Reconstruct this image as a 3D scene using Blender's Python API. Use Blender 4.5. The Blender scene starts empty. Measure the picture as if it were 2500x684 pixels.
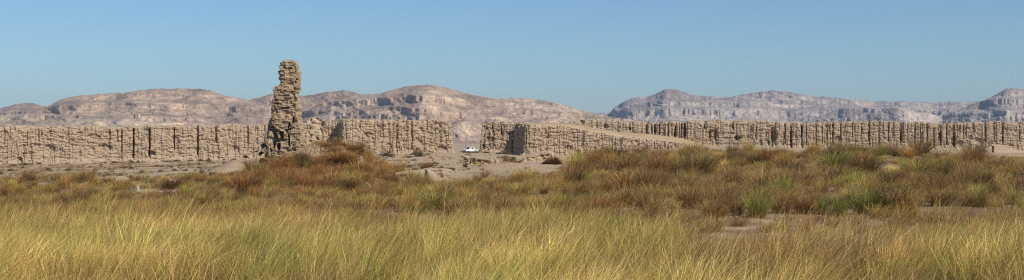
import bpy, bmesh, math, random
import numpy as np
R = math.radians
rng = np.random.default_rng(11)
random.seed(5)
sc = bpy.context.scene
COL = sc.collection
F, CX, HZ, EYE = 3434.3, 1250.0, 342.0, 3.0      # focal length in photo pixels, picture centre, horizon row, eye height

# ------------------------------------------------------------------ helpers
def pos(px, py, Y):
    return ((px-CX)/F*Y, Y, EYE+(HZ-py)/F*Y)
def X_at(px, Y): return (px-CX)/F*Y
def z_at(py, Y): return EYE+(HZ-py)/F*Y

def h2(ix, iy, seed):
    a = (ix.astype(np.int64)*374761393 + iy.astype(np.int64)*668265263 + seed*974634777) & 0xFFFFFFFF
    a = ((a ^ (a >> 13))*1274126177) & 0xFFFFFFFF
    a = ((a ^ (a >> 15))*2246822519) & 0xFFFFFFFF
    a = a ^ (a >> 16)
    return (a & 0xFFFFFF)/float(0xFFFFFF)
def vn(x, y, seed=0):
    x, y = np.broadcast_arrays(np.asarray(x, float), np.asarray(y, float))
    ix, iy = np.floor(x), np.floor(y)
    fx, fy = x-ix, y-iy
    fx = fx*fx*fx*(fx*(fx*6-15)+10); fy = fy*fy*fy*(fy*(fy*6-15)+10)
    a, b = h2(ix, iy, seed), h2(ix+1, iy, seed)
    c, d = h2(ix, iy+1, seed), h2(ix+1, iy+1, seed)
    return (a*(1-fx)+b*fx)*(1-fy)+(c*(1-fx)+d*fx)*fy
def fbm(x, y, seed=0, o=4, g=.5):
    s, a, t = 0, 1, 0
    for k in range(o):
        s = s+a*vn(np.asarray(x)*2**k+17.3*k, np.asarray(y)*2**k+5.1*k, seed+k*7); t += a; a *= g
    return s/t
def ss(a, b, x):
    t = np.clip((np.asarray(x, float)-a)/(b-a), 0, 1)
    return t*t*(3-2*t)
def tab(T):
    xs = np.array([p[0] for p in T], float); ys = np.array([p[1] for p in T], float)
    return lambda x: np.interp(x, xs, ys)

def tag(o, label=None, cat=None, group=None, kind=None):
    if label: o['label'] = label
    if cat: o['category'] = cat
    if group: o['group'] = group
    if kind: o['kind'] = kind
    return o
def link(o, parent=None):
    COL.objects.link(o)
    if parent: o.parent = parent
    return o
def np_mesh(name, V, faces4=None, faces3=None, mat=None, col=None, smooth=True):
    me = bpy.data.meshes.new(name)
    n4 = 0 if faces4 is None else len(faces4); n3 = 0 if faces3 is None else len(faces3)
    V = np.asarray(V, np.float32)
    me.vertices.add(len(V)); me.vertices.foreach_set('co', V.ravel())
    idx = []
    if n4: idx.append(np.asarray(faces4, np.int32).ravel())
    if n3: idx.append(np.asarray(faces3, np.int32).ravel())
    idx = np.concatenate(idx)
    me.loops.add(len(idx)); me.loops.foreach_set('vertex_index', idx)
    st = np.concatenate([np.arange(n4)*4, n4*4+np.arange(n3)*3]).astype(np.int32)
    me.polygons.add(n4+n3); me.polygons.foreach_set('loop_start', st)
    try: me.polygons.foreach_set('loop_total', np.concatenate([np.full(n4, 4), np.full(n3, 3)]).astype(np.int32))
    except Exception: pass
    me.polygons.foreach_set('use_smooth', np.full(n4+n3, smooth, dtype=bool))
    if col is not None:
        at = me.color_attributes.new('tint', 'FLOAT_COLOR', 'POINT')
        c = np.ones((len(V), 4), np.float32); c[:, :col.shape[1]] = col
        at.data.foreach_set('color', c.ravel())
    me.update(calc_edges=True); me.validate()
    if mat: me.materials.append(mat)
    return me
def obj(name, me, parent=None, loc=(0, 0, 0)):
    o = bpy.data.objects.new(name, me); o.location = loc
    return link(o, parent)
def grid_faces(nu, nv, wrap=False):
    # vertices index = v*nu+u
    u = np.arange(nu if wrap else nu-1); v = np.arange(nv-1)
    U, W = np.meshgrid(u, v)
    U2 = (U+1) % nu
    return np.stack([W*nu+U, W*nu+U2, (W+1)*nu+U2, (W+1)*nu+U], -1).reshape(-1, 4)

# ------------------------------------------------------------------ materials
class NT:
    def __init__(s, name):
        s.m = bpy.data.materials.new(name); s.m.use_nodes = True
        s.t = s.m.node_tree; s.b = s.t.nodes['Principled BSDF']
        s.b.inputs['Roughness'].default_value = .95
        s.b.inputs['Specular IOR Level'].default_value = .15
    def n(s, typ, **kw):
        x = s.t.nodes.new(typ)
        for k, v in kw.items():
            if k in x.inputs.keys(): x.inputs[k].default_value = v
            else: setattr(x, k, v)
        return x
    def l(s, a, b): s.t.links.new(a, b)
    def coord(s, scale=(1, 1, 1), kind='Object'):
        tc = s.n('ShaderNodeTexCoord'); mp = s.n('ShaderNodeMapping'); mp.inputs['Scale'].default_value = scale
        s.l(tc.outputs[kind], mp.inputs[0]); return mp.outputs[0]
    def noise(s, co, scale, detail=6, rough=.6, lac=2.0):
        x = s.n('ShaderNodeTexNoise'); x.inputs['Scale'].default_value = scale
        x.inputs['Detail'].default_value = detail; x.inputs['Roughness'].default_value = rough
        s.l(co, x.inputs['Vector']); return x.outputs[0]
    def ramp(s, fac, stops):
        r = s.n('ShaderNodeValToRGB'); e = r.color_ramp.elements
        while len(e) < len(stops): e.new(.5)
        for k, (p, c) in enumerate(stops):
            e[k].position = p; e[k].color = (*c, 1) if len(c) == 3 else c
        s.l(fac, r.inputs[0]); return r.outputs[0]
    def mix(s, fac, a, b, mode='MIX'):
        x = s.n('ShaderNodeMix'); x.data_type = 'RGBA'; x.blend_type = mode
        for sock, v in ((x.inputs[0], fac), (x.inputs[6], a), (x.inputs[7], b)):
            if hasattr(v, 'links'): s.l(v, sock)
            elif isinstance(v, tuple): sock.default_value = (*v, 1)
            else: sock.default_value = v
        return x.outputs[2]
    def bump(s, h, strength=.5, dist=.1):
        b = s.n('ShaderNodeBump'); b.inputs['Strength'].default_value = strength; b.inputs['Distance'].default_value = dist
        s.l(h, b.inputs['Height']); s.l(b.outputs[0], s.b.inputs['Normal'])
    def out(s, c): s.l(c, s.b.inputs['Base Color'])

def mud_material(name, c_dark, c_mid, c_light, stretch=(1, 1, 2.2), sc1=.5, sc2=3.0, bumpd=.12):
    m = NT(name); co = m.coord(stretch)
    a = m.ramp(m.noise(co, sc1, 8, .65), [(.3, c_dark), (.5, c_mid), (.7, c_light)])
    b = m.ramp(m.noise(co, sc2, 6, .7), [(.32, tuple(.62*x for x in c_mid)), (.5, c_mid), (.68, tuple(min(1, 1.3*x) for x in c_mid))])
    c = m.mix(.5, a, b); m.out(c)
    m.bump(m.noise(co, sc2*1.6, 8, .75), .8, bumpd)
    return m.m
M_WALL = mud_material('mudbrick', (.30, .232, .158), (.39, .306, .216), (.475, .382, .278), (1, 1, 3), .35, 2.2)
M_TOWER = mud_material('tower_mudbrick', (.28, .205, .13), (.37, .28, .185), (.46, .36, .245), (1, 1, 2.5), 1.2, 7.0, .04)
M_STUB = mud_material('pale_mudbrick', (.36, .27, .18), (.45, .35, .245), (.54, .44, .32), (1, 1, 2), 1.2, 6.0, .05)
M_BANK = mud_material('dry_earth', (.27, .215, .15), (.34, .275, .195), (.42, .345, .25), (1, 1, 1), .9, 5.0, .04)
M_ROCK = mud_material('pale_rock', (.34, .265, .19), (.42, .335, .25), (.50, .41, .31), (1, 1, 1), 1.5, 6.0, .04)
M_PLASTER = mud_material('mud_plaster', (.44, .34, .25), (.50, .39, .29), (.55, .44, .34), (1, 1, 1), .8, 5.0, .02)

def ground_material():
    m = NT('sandy_ground'); co = m.coord((1, 1, 1))
    sand = m.ramp(m.noise(co, .06, 9, .62), [(.3, (.34, .255, .155)), (.5, (.405, .31, .20)), (.7, (.465, .365, .245))])
    fine = m.ramp(m.noise(co, 2.2, 8, .7), [(.3, (.23, .165, .10)), (.5, (.40, .305, .195)), (.72, (.52, .41, .28))])
    sand = m.mix(.6, sand, fine)
    litter = m.ramp(m.noise(co, 3.5, 8, .7), [(.3, (.10, .065, .035)), (.52, (.20, .135, .075)), (.7, (.33, .245, .15))])
    at = m.n('ShaderNodeVertexColor'); at.layer_name = 'tint'
    sep = m.n('ShaderNodeSeparateColor'); m.l(at.outputs[0], sep.inputs[0])
    c = m.mix(sep.outputs[0], sand, litter); m.out(c)
    m.bump(m.noise(co, 4, 8, .7), .6, .08)
    return m.m
M_GROUND = ground_material()

def hill_material(name, dark, mid, light, k=1.0):
    m = NT(name)
    co = m.coord((1, 1, 1.0)); cs = m.coord((.35, .35, 5.0)); cd = m.coord((1, .5, .22))
    big = m.noise(co, .0035*k, 9, .62)
    a = m.ramp(big, [(.38, dark), (.46, mid), (.53, mid), (.60, light)])
    strata = m.ramp(m.noise(cs, .010*k, 7, .6), [(.34, tuple(.75*x for x in dark)), (.46, mid), (.56, mid), (.68, light)])
    c = m.mix(.6, a, strata)
    streak = m.ramp(m.noise(cd, .022*k, 7, .7), [(.38, (.62, .62, .64)), (.5, (1, 1, 1)), (.62, (1.35, 1.32, 1.25))])
    c = m.mix(.8, c, streak, 'MULTIPLY')
    scree = m.ramp(m.noise(co, .05*k, 8, .78), [(.36, (.40, .40, .43)), (.46, (.9, .9, .9)), (.54, (1.0, 1.0, .98)), (.64, (1.4, 1.36, 1.28))])
    c = m.mix(1.0, c, scree, 'MULTIPLY'); m.out(c)
    m.bump(m.noise(co, .05*k, 9, .7), .6, 7.0/k)
    return m.m
M_HILL = hill_material('desert_rock', (.19, .14, .108), (.35, .26, .19), (.68, .525, .375))
M_HILL_R = hill_material('grey_desert_rock', (.185, .16, .145), (.32, .275, .24), (.58, .495, .41), .7)
M_HILL_SP = hill_material('yellow_desert_rock', (.25, .20, .155), (.39, .305, .225), (.60, .485, .34), 1.2)

def grass_material():
    m = NT('grass_blades')
    at = m.n('ShaderNodeVertexColor'); at.layer_name = 'tint'
    oi = m.n('ShaderNodeObjectInfo')
    hs = m.n('ShaderNodeHueSaturation'); hs.inputs['Saturation'].default_value = 1.0
    mr = m.n('ShaderNodeMapRange'); mr.inputs['To Min'].default_value = .8; mr.inputs['To Max'].default_value = 1.2
    m.l(oi.outputs['Random'], mr.inputs[0]); m.l(mr.outputs[0], hs.inputs['Value'])
    m.l(at.outputs[0], hs.inputs['Color'])
    m.out(hs.outputs[0]); m.b.inputs['Roughness'].default_value = .7
    tr = m.n('ShaderNodeBsdfTranslucent'); m.l(hs.outputs[0], tr.inputs[0])
    mx = m.n('ShaderNodeMixShader'); mx.inputs[0].default_value = .28
    m.l(m.b.outputs[0], mx.inputs[1]); m.l(tr.outputs[0], mx.inputs[2])
    m.l(mx.outputs[0], m.t.nodes['Material Output'].inputs[0])
    return m.m
M_GRASS = grass_material()
def plain(name, c, rough=.5, metal=0, spec=.5):
    m = NT(name); m.b.inputs['Roughness'].default_value = rough; m.b.inputs['Metallic'].default_value = metal
    m.b.inputs['Specular IOR Level'].default_value = spec
    co = m.coord(); v = m.ramp(m.noise(co, 3, 5), [(.3, tuple(.88*x for x in c)), (.7, tuple(min(1, 1.06*x) for x in c))])
    m.out(v); return m.m

# ------------------------------------------------------------------ ground
GPX = np.array([-600, 0, 330, 600, 830, 1000, 1150, 1300, 1500, 1700, 2100, 2500, 3100], float)
GY = np.array([-50, 10, 30, 60, 100, 125, 150, 190, 240, 300, 345, 420, 1000, 3000, 15000], float)
GZ = np.array([
 # -50   10  30   60   100   125   150   190   240   300   345   420  1000  3000 15000
 [.3,  .2,  0, -.4, -.7, -.9, -1.8, -2.3, -2.5, -2.5, -2.5, -2.6, -3.6, -5, -5],
 [.3,  .2,  0, -.4, -.6, -.8, -1.8, -2.3, -2.5, -2.5, -2.5, -2.6, -3.6, -5, -5],
 [.3,  .2,  0, -.35, -.5, -.6, -1.5, -2.1, -2.2, -2.05, -2.0, -2.4, -3.6, -5, -5],
 [.3,  .2,  0, -.25, -.2, -.1, -1.0, -1.8, -1.9, -1.6, -1.4, -2.0, -3.6, -5, -5],
 [.3,  .2,  0, -.2, -.05, .2, -.2, -.8, -1.0, -.6, -.3, -1.6, -3.6, -5, -5],
 [.3,  .2,  0, -.2, -.05, .1, -.2, -.55, -.55, -.35, -.35, -1.3, -3.6, -5, -5],
 [.3,  .2,  0, -.1, .15, .2, .0, -.4, -.5, -.35, -.15, -1.1, -3.6, -5, -5],
 [.3,  .2,  0, .0, .45, .5, .3, -.3, -.6, -.9, -.8, -1.1, -3.6, -5, -5],
 [.3,  .2,  0, .1, .75, 1.0, 1.1, .5, -.3, -.7, -.8, -1.0, -3.6, -5, -5],
 [.3,  .2,  0, .2, .95, 1.4, 1.65, 1.7, 1.4, 1.4, 1.4, 0, -3.6, -5, -5],
 [.3,  .2,  0, .2, .85, 1.2, 1.35, 1.3, 1.1, .7, .7, 0, -3.6, -5, -5],
 [.3,  .2,  0, .15, .6, .75, .8, .7, .6, .3, .3, 0, -3.6, -5, -5],
 [.3,  .2,  0, .15, .6, .75, .8, .7, .6, .3, .3, 0, -3.6, -5, -5]], float)
def px_of(x, y): return CX+F*np.asarray(x)/np.maximum(np.asarray(y), 12.)
def bump2(x, y, px, Y, rx, ry, h, p=2):
    d = (np.abs((x-X_at(px, Y))/rx)**p+np.abs((y-Y)/ry)**p)
    return h*np.exp(-d)
def gz(x, y):
    x, y = np.broadcast_arrays(np.asarray(x, float), np.asarray(y, float))
    px = np.clip(px_of(x, y), -600, 3099); yy = np.clip(y, -50, 14999)
    i = np.clip(np.searchsorted(GPX, px)-1, 0, len(GPX)-2); j = np.clip(np.searchsorted(GY, yy)-1, 0, len(GY)-2)
    fx = (px-GPX[i])/(GPX[i+1]-GPX[i]); fy = (yy-GY[j])/(GY[j+1]-GY[j])
    fx = fx*fx*(3-2*fx); fy = np.where(yy > 420, fy, .5*fy+.5*fy*fy*(3-2*fy))
    z = (GZ[i, j]*(1-fx)+GZ[i+1, j]*fx)*(1-fy)+(GZ[i, j+1]*(1-fx)+GZ[i+1, j+1]*fx)*fy
    near = np.exp(-(np.maximum(yy, 0)/260)**2)
    z = z+(fbm(x/6, y/6, 3, 4)-.5)*.55*(.35+.65*near)+(fbm(x/25, y/25, 9, 3)-.5)*.8*np.exp(-(np.maximum(yy, 0)/600)**2)
    # mound under the tower
    z = z+bump2(x, y, 800, 120.5, 3.7, 5.0, 1.75, 2.3)+bump2(x, y, 700, 118, 3.4, 4.5, .7)+bump2(x, y, 850, 118, 3.6, 4.5, .65)
    z = z+bump2(x, y, 640, 114, 2.6, 4, .35)
    # sand heap beside it, on the flat
    d = np.sqrt(((x-X_at(572, 205))/4.6)**2+((y-205)/4.5)**2)
    z = z+2.15*np.clip(1-d, 0, 1)**1.0*ss(0, .25, 1.02-d)
    # long bare ridge in the middle
    wr = ss(1085, 1200, px)*(1-ss(1360, 1430, px))
    z = z+.55*wr*np.exp(-((y-118)/3.6)**2)
    # bank in front of the gap
    wg = ss(1100, 1130, px)*(1-ss(1235, 1280, px))
    z = z+.32*wg*np.exp(-((y-338)/6)**2)
    return z
gz1 = lambda x, y: float(gz(np.array([x]), np.array([y]))[0])

# bare patches seen in the grass: px, py (ground), half sizes
BARE = [(1850, 533, 170, 14), (1740, 449, 45, 9), (665, 492, 38, 7), (365, 468, 75, 10), (1895, 422, 30, 14), (275, 436, 40, 8),
        (1690, 455, 40, 10), (1575, 430, 30, 9), (1640, 445, 26, 7), (1240, 402, 150, 13), (1300, 410, 100, 12), (1030, 425, 80, 16), (2180, 410, 40, 8), (1480, 450, 18, 5), (2020, 462, 26, 6),
        (764, 376, 32, 20), (1600, 412, 30, 7), (1560, 402, 22, 6), (150, 470, 30, 6), (240, 466, 26, 8), (2120, 545, 60, 6)]
def bare(px, py):
    b = np.zeros_like(px)
    for (a, c, ra, rc) in BARE:
        b = np.maximum(b, np.exp(-(((px-a)/ra)**2+((py-c)/rc)**2)**2))
    return b
def field_far(px):            # how far the grass reaches, in metres
    return np.interp(px, [-600, 0, 300, 420, 600, 700, 900, 955, 1100, 1140, 1380, 1440, 1700, 2500, 3200], [124, 124, 128, 136, 128, 128, 128, 100, 99, 104, 108, 168, 178, 172, 172])

def build_ground():
    xs = [0.0]; s = .32
    while xs[-1] < 8000:
        xs.append(xs[-1]+s)
        if xs[-1] > 45: s *= 1.045
    xs = np.array(sorted([-v for v in xs[1:]]+xs))
    ys = [-300., -200, -120, -70, -40, -20, -8, 0]; s = .45
    while ys[-1] < 14500:
        ys.append(ys[-1]+s)
        if ys[-1] > 160: s = min(s*1.02, 1.2) if ys[-1] < 430 else s*1.06
    ys = np.array(ys)
    Xg, Yg = np.meshgrid(xs, ys); Z = gz(Xg, Yg)
    px = px_of(Xg, Yg); py = HZ+(EYE-Z)*F/np.maximum(Yg, 5)
    lit = ss(0, 12, field_far(px)+4-Yg)*(1-.9*bare(px, py)*ss(.40, .56, fbm(Xg/1.6, Yg/1.6, 46, 4)+.04))
    lit = lit*ss(.30, .62, fbm(Xg/2.2, Yg/2.2, 41, 4)+.12)
    flat = ss(140, 170, Yg)*(1-ss(330, 350, Yg))*(1-ss(600, 760, px))
    lit = np.maximum(lit, flat*.75*ss(.5, .62, fbm(Xg/3.0, Yg/5.0, 43, 5))*(.35+.65*ss(180, 290, Yg)))
    V = np.stack([Xg, Yg, Z], -1).reshape(-1, 3)
    c = np.repeat(lit.reshape(-1, 1), 3, 1)
    me = np_mesh('ground', V, grid_faces(len(xs), len(ys)), mat=M_GROUND, col=c)
    tag(obj('ground', me), kind='structure')
build_ground()

# ------------------------------------------------------------------ ruined walls
def loop_points(poly, ds, win):
    P = [np.array(p, float) for p in poly]; out = []
    for a, b in zip(P, P[1:]+P[:1]):
        L = np.linalg.norm(b-a); n = max(2, int(L/ds))
        out += [a+(b-a)*k/n for k in range(n)]
    Q = np.array(out); k = max(1, int(win/ds))
    acc = np.zeros_like(Q)
    for d in range(-k, k+1): acc += np.roll(Q, d, 0)
    Q = acc/(2*k+1)
    T = np.roll(Q, -1, 0)-np.roll(Q, 1, 0); T /= np.linalg.norm(T, axis=1)[:, None]
    N = np.stack([T[:, 1], -T[:, 0]], 1)          # outward for counter-clockwise loops
    s = np.concatenate([[0], np.cumsum(np.linalg.norm(np.diff(Q, axis=0), axis=1))])
    return Q, N, s
def wall_relief(s, z, zr, px, py, mpx, seed, clefts, rough=1.0, holes=()):
    """inward depth of an eroded mud-brick face (metres)"""
    d = np.zeros_like(z)
    wob = (fbm(z*.5, s*0+seed, seed+1, 3)-.5)*5
    edges = np.array(sorted(c[0] for c in clefts)) if clefts else np.array([0.])
    idx = np.searchsorted(edges, px+wob)
    d += (h2(idx, idx*0+3, seed)-.5)*.45*rough
    for (c, w, dep, y0, y1) in clefts:
        hw = w*.42*mpx*(0.2+1.0*vn(z*.9, z*0+c, seed+2)); dist = np.abs((px-c)*mpx+wob*.8*mpx)
        m = ss(y0-5, y0+3, py)*(1-ss(y1-3, y1+6, py))
        d += dep*min(1, .2+w*.12)*m*(1-ss(hw*.6, hw*1.05+.05, dist))
        d += .16*m*(1-ss(0, .9, dist))*rough          # rounded shoulders of the panels
    # courses that weathered back
    zz = z+(fbm(s*.12, z*0, seed+5, 3)-.5)*2.2
    n1 = vn(s*.26+3*vn(s*.05, z*.3, seed+6), zz/.33, seed+4)
    d += .21*rough*ss(.57, .63, n1)*(.4+1.2*vn(s*.07, z*.25, seed+21))
    n2 = vn(s*.8, zz/.22, seed+8); d += .18*rough*ss(.6, .7, n2)
    # single bricks
    row = np.floor(zz/.23); br = h2(np.floor(s/.55+.5*(row % 2)), row, seed+9)
    d += .26*rough*(br > .72)*(br-.4)
    n3 = fbm(s*.8, z*1.1, seed+12, 4); d += .5*rough*ss(.57, .75, n3)
    n4 = fbm(s*2.2, z*2.5, seed+15, 3); d += .34*rough*ss(.58, .74, n4)
    n5 = fbm(s*.9, z*.22, seed+19, 3); d += .3*rough*ss(.58, .72, n5)*ss(.05, .3, zr)+.22*ss(.55, .68, fbm(s*2.6, z*.16, seed+23, 3))*(.3+1.2*vn(s*.11, z*.2, seed+24))      # vertical wash channels
    for (hx, hy, rx, ry, dep) in holes:
        q = ((px-hx)/rx)**2+((py-hy)/ry)**2+(n4-.5)*1.6
        d += dep*(1-ss(.6, 1.2, q))
    # crumbled foot
    d -= (.5+1.1*rough)*(1-ss(0, .22, zr))*(.2+1.3*fbm(s*.25, z*0, seed+29, 3))*(.6+.8*n3)
    return d
def ruin(name, poly, top_py, mat, seed, clefts=(), holes=(), ds=.115, dz=.105, batter=.06, rnd=.55, win=1.2, rough=1.0, spine=None, topnoise=.35, sink=.7, base_fn=None):
    Q, N, s = loop_points(poly, ds, win)
    px = px_of(Q[:, 0], Q[:, 1]); T = tab(top_py)
    yf = Q[:, 1].min()+0*Q[:, 1]
    yref = np.array([p[1] for p in poly]); 
    front = spine_front(poly)
    yfront = np.interp(Q[:, 0], front[:, 0], front[:, 1])
    pxf = CX+F*Q[:, 0]/yfront
    zt = EYE+(HZ-T(pxf))/F*yfront
    zt = zt+(fbm(s*.5, s*0, seed+31, 4)-.5)*2*topnoise
    for c_ in clefts:
        zt = zt-.10*min(c_[1], 6)*np.exp(-((pxf-c_[0])/(c_[1]*.9))**2)*(c_[3] < 309)
    zb = gz(Q[:, 0], Q[:, 1])-sink if base_fn is None else base_fn(Q[:, 0], Q[:, 1])
    nz = max(8, int(np.max(zt-zb)/dz))
    v = np.linspace(0, 1, nz)[:, None]
    Z = zb[None]+(zt-zb)[None]*v
    S = np.broadcast_to(s[None], Z.shape); PX = np.broadcast_to(pxf[None], Z.shape)
    MP = np.broadcast_to((yfront/F)[None], Z.shape); PY = HZ-(Z-EYE)/MP
    H = (zt-zb)[None]
    d = wall_relief(S, Z, np.broadcast_to(v, Z.shape), PX, PY, MP, seed, list(clefts), rough, holes)
    d = d+batter*(Z-zb[None])
    t = np.clip((H*v-(H-rnd*1.6))/(rnd*1.6), 0, 1); d = d+rnd*(1-np.sqrt(np.clip(1-t*t, 0, 1)))
    X = Q[None, :, 0]-N[None, :, 0]*d; Y = Q[None, :, 1]-N[None, :, 1]*d
    rows = [np.stack([X, Y, Z], -1)]
    # cap: rings closing onto the spine
    A, B = [np.array(p, float) for p in spine]
    last = rows[0][-1]
    ab = B-A; tt = np.clip(((last[:, :2]-A)@ab)/(ab@ab), 0, 1)[:, None]; C = A+ab*tt
    zc = np.interp(tt[:, 0], np.linspace(0, 1, 40), np.interp(np.linspace(0, 1, 40), tt[np.argsort(tt[:, 0]), 0], zt[np.argsort(tt[:, 0])]))
    for f in (.06, .15, .3, .5, .75, 1.0):
        xy = last[:, :2]*(1-f)+C*f
        z = last[:, 2]*(1-f)+zc*f+(fbm(xy[:, 0]*.5, xy[:, 1]*.5, seed+40, 3)-.45)*.5*topnoise*min(1, f*4)
        rows.append(np.concatenate([xy, z[:, None]], 1)[None])
    V = np.concatenate(rows, 0); nv, nu = V.shape[:2]
    o = obj(name, np_mesh(name, V.reshape(-1, 3), grid_faces(nu, nv, True), mat=mat, smooth=False))
    return o
def spine_front(poly):
    """the camera-side edge of a footprint as x, y pairs in order of x (its first edge by convention runs left to right)"""
    return np.array([poly[0], poly[1]], float)
def band(px0, Y0, px1, Y1, thick, e0=0, e1=0):
    """footprint whose first edge is the front; e0, e1 push the back corners sideways"""
    a = (X_at(px0, Y0), Y0); b = (X_at(px1, Y1), Y1)
    poly = [a, b, (b[0]+e1, b[1]+thick), (a[0]+e0, a[1]+thick)]
    sp = ((a[0]+thick*.5, a[1]+thick*.5), (b[0]-thick*.5, b[1]+thick*.5))
    return poly, sp

def C(*rows): return [tuple(r) for r in rows]
# long wall on the left
poly, sp = band(-330, 294, 834, 328, 10)
left_clefts = C((12, 2, .8, 322, 350), (51, 2, .7, 325, 360), (67, 2.5, .9, 322, 355), (95, 2.5, .9, 318, 358), (102, 4, .7, 322, 335), (168, 2, .7, 312, 345), (209, 3, .6, 312, 320),
    (269, 3, 1.1, 318, 368), (288, 4, 1.2, 320, 345), (298, 3, 1.1, 318, 372), (327, 6, 2.4, 316, 384), (338, 2, .7, 322, 350), (366, 4.5, 2.6, 314, 382), (427, 4, 2.0, 314, 366), (447, 2, .6, 312, 340),
    (485, 4, 2.2, 308, 376), (529, 4.5, 1.9, 308, 346), (560, 2, .6, 312, 340), (607, 3.5, 1.5, 308, 352), (648, 3, 1.2, 308, 370), (782, 3, 1, 300, 340), (795, 5, 2.2, 299, 325), (-60, 4, 2, 315, 380), (-150, 4, 2, 315, 380))
left_holes = [(372, 374, 9, 6, 1.2), (120, 362, 14, 10, .7), (255, 360, 18, 9, .7), (230, 335, 16, 8, .5), (50, 392, 5, 8, 1.0), (575, 365, 12, 9, .5), (430, 345, 10, 12, .5), (600, 385, 6, 6, 1)]
w = ruin('mudbrick_wall', poly, [(-330, 312), (0, 310), (60, 307), (200, 308), (300, 309), (400, 306), (500, 304), (655, 303), (760, 300), (800, 296), (834, 293)],
    M_WALL, 101, left_clefts, left_holes, spine=sp, rough=.6)
tag(w, 'long weathered mudbrick wall split by dark vertical cracks, behind the shrub dotted sand', 'wall', 'ruined enclosure walls')
# central block, with a shaded end towards the tower
poly, sp = band(829, 322, 1110, 330, 10, -3.0, -1.5)
mid_clefts = C((881, 3, .8, 298, 312), (935, 3, .8, 303, 312), (971, 3.6, 2.6, 308, 373), (1008, 3.5, 1.2, 296, 366), (1045, 2.5, .9, 294, 316), (846, 3, .6, 300, 345), (1078, 3, .7, 297, 312))
mid_holes = [(862, 362, 6, 6, 1.4), (1070, 304, 9, 5, .7), (950, 357, 8, 9, .5), (1020, 345, 10, 8, .5), (1080, 362, 12, 7, .7), (900, 330, 14, 6, .4)]
w = ruin('mudbrick_wall', poly, [(800, 294), (826, 292), (860, 291), (950, 293), (1000, 294), (1050, 292), (1095, 294), (1112, 300)], M_WALL, 202, mid_clefts, mid_holes, spine=sp, rough=.62, batter=.075, win=1.6)
tag(w, 'free standing mudbrick wall block between the tower and the gap with the white truck', 'wall', 'ruined enclosure walls')
# block right of the gap
poly, sp = band(1167, 341, 1300, 344, 10)
w = ruin('mudbrick_wall', poly, [(1160, 300), (1175, 297), (1200, 297), (1240, 297), (1262, 299), (1300, 300)], M_WALL, 303,
    C((1207, 3, 1.4, 299, 330), (1227, 4, 1.8, 297, 330)), [(1182, 358, 5, 6, 1.2), (1200, 340, 9, 7, .6)], spine=sp, batter=.09, win=1.3)
tag(w, 'short mudbrick wall stump at the gap just beside the white truck', 'wall', 'ruined enclosure walls')
# sloping wall in front of the sand ramp
poly, sp = band(1279, 336.5, 1760, 346, 7, -3.6, 0)
w = ruin('mudbrick_wall', poly, [(1255, 304), (1281, 302), (1330, 304), (1390, 307), (1427, 317), (1477, 323), (1521, 332), (1559, 337), (1640, 346), (1760, 362)], M_WALL, 404,
    C((1428, 2.5, .9, 318, 355), (1478, 2, .7, 325, 340), (1521, 3, 1.1, 334, 352), (1283, 5, .8, 303, 345), (1340, 2.5, .6, 306, 350), (1385, 2.5, .5, 310, 340)),
    [(1445, 325, 8, 4, .7), (1390, 360, 10, 5, .7), (1412, 372, 6, 6, 1.0), (1330, 335, 12, 5, .5)], spine=sp, batter=.12, win=1.4, topnoise=.22, rough=.62)
tag(w, 'mudbrick wall whose top slopes down to the right beneath a smooth sand ramp', 'wall', 'ruined enclosure walls')
# long wall on the right
poly, sp = band(1378, 352, 2840, 346, 11)
fc = C((1453, 2, .6, 296, 308), (1478, 3, .6, 300, 312), (1538, 6, 1.2, 300, 316), (1579, 5, 1.4, 305, 322), (1592, 4, 1.5, 303, 326), (1600, 7, 1.6, 302, 325), (1611, 5, 1.7, 303, 328), (1622, 4, 1.5, 317, 329), (1632, 3.5, 1.4, 303, 332),
    (1649, 7, 1.8, 310, 334), (1659, 2.5, 1, 304, 334), (1665, 3, 1.3, 303, 334), (1673, 8, 2.2, 303, 335), (1721, 7, 1.0, 296, 315), (1735, 6, .9, 318, 342), (1748, 6, .9, 318, 342), (1790, 6, 1.0, 298, 313),
    (1800, 8, .9, 330, 342), (1834, 2.5, 1.2, 310, 340), (1847, 2.5, 1.2, 310, 340), (1878, 5, 1.1, 320, 352), (1887, 6, 1.5, 322, 365), (1894, 2.5, 1.2, 302, 345), (1918, 4, 1.5, 302, 350), (1933, 6.5, 2.1, 305, 362),
    (1959, 5, 2.2, 308, 364), (1970, 3.5, 1.8, 306, 352), (1994, 4, 1.8, 302, 352), (2009, 2.5, 1, 306, 350), (2021, 2.5, 1.1, 304, 350), (2035, 4, 1.5, 302, 352), (2054, 3.5, 1.5, 302, 335), (2083, 3, 1.1, 300, 340), (2105, 2, .9, 300, 340),
    (2124, 6, 2.0, 298, 352), (2148, 4, 1.6, 298, 356), (2171, 3.5, 1.4, 303, 345), (2202, 8.5, 2.0, 300, 352), (2236, 4, 2.0, 305, 370), (2249, 3, 1.5, 305, 360), (2266, 4, 1.7, 305, 366), (2282, 3, 1.3, 315, 360), (2298, 7, 2.0, 305, 352),
    (2313, 3.5, 1.5, 305, 352), (2331, 9, 2.4, 306, 358), (2354, 3, 1.2, 305, 340), (2361, 3.5, 1.3, 308, 330), (2377, 2.5, 1, 305, 325), (2408, 4, 1.5, 301, 345), (2429, 3, 1.2, 302, 345), (2450, 5, 1.9, 302, 350), (2491, 4, 1.7, 303, 345), (2540, 4, 1.7, 303, 345), (2600, 6, 2, 303, 345), (2680, 5, 2, 303, 345))
fh = [(1743, 328, 14, 12, .8), (1888, 330, 10, 18, .8), (2047, 340, 9, 8, .8), (1800, 337, 8, 6, .8), (2390, 345, 14, 9, .5), (1480, 308, 6, 5, .7), (1421, 298, 6, 5, .8), (2345, 350, 10, 8, .6)]
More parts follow.
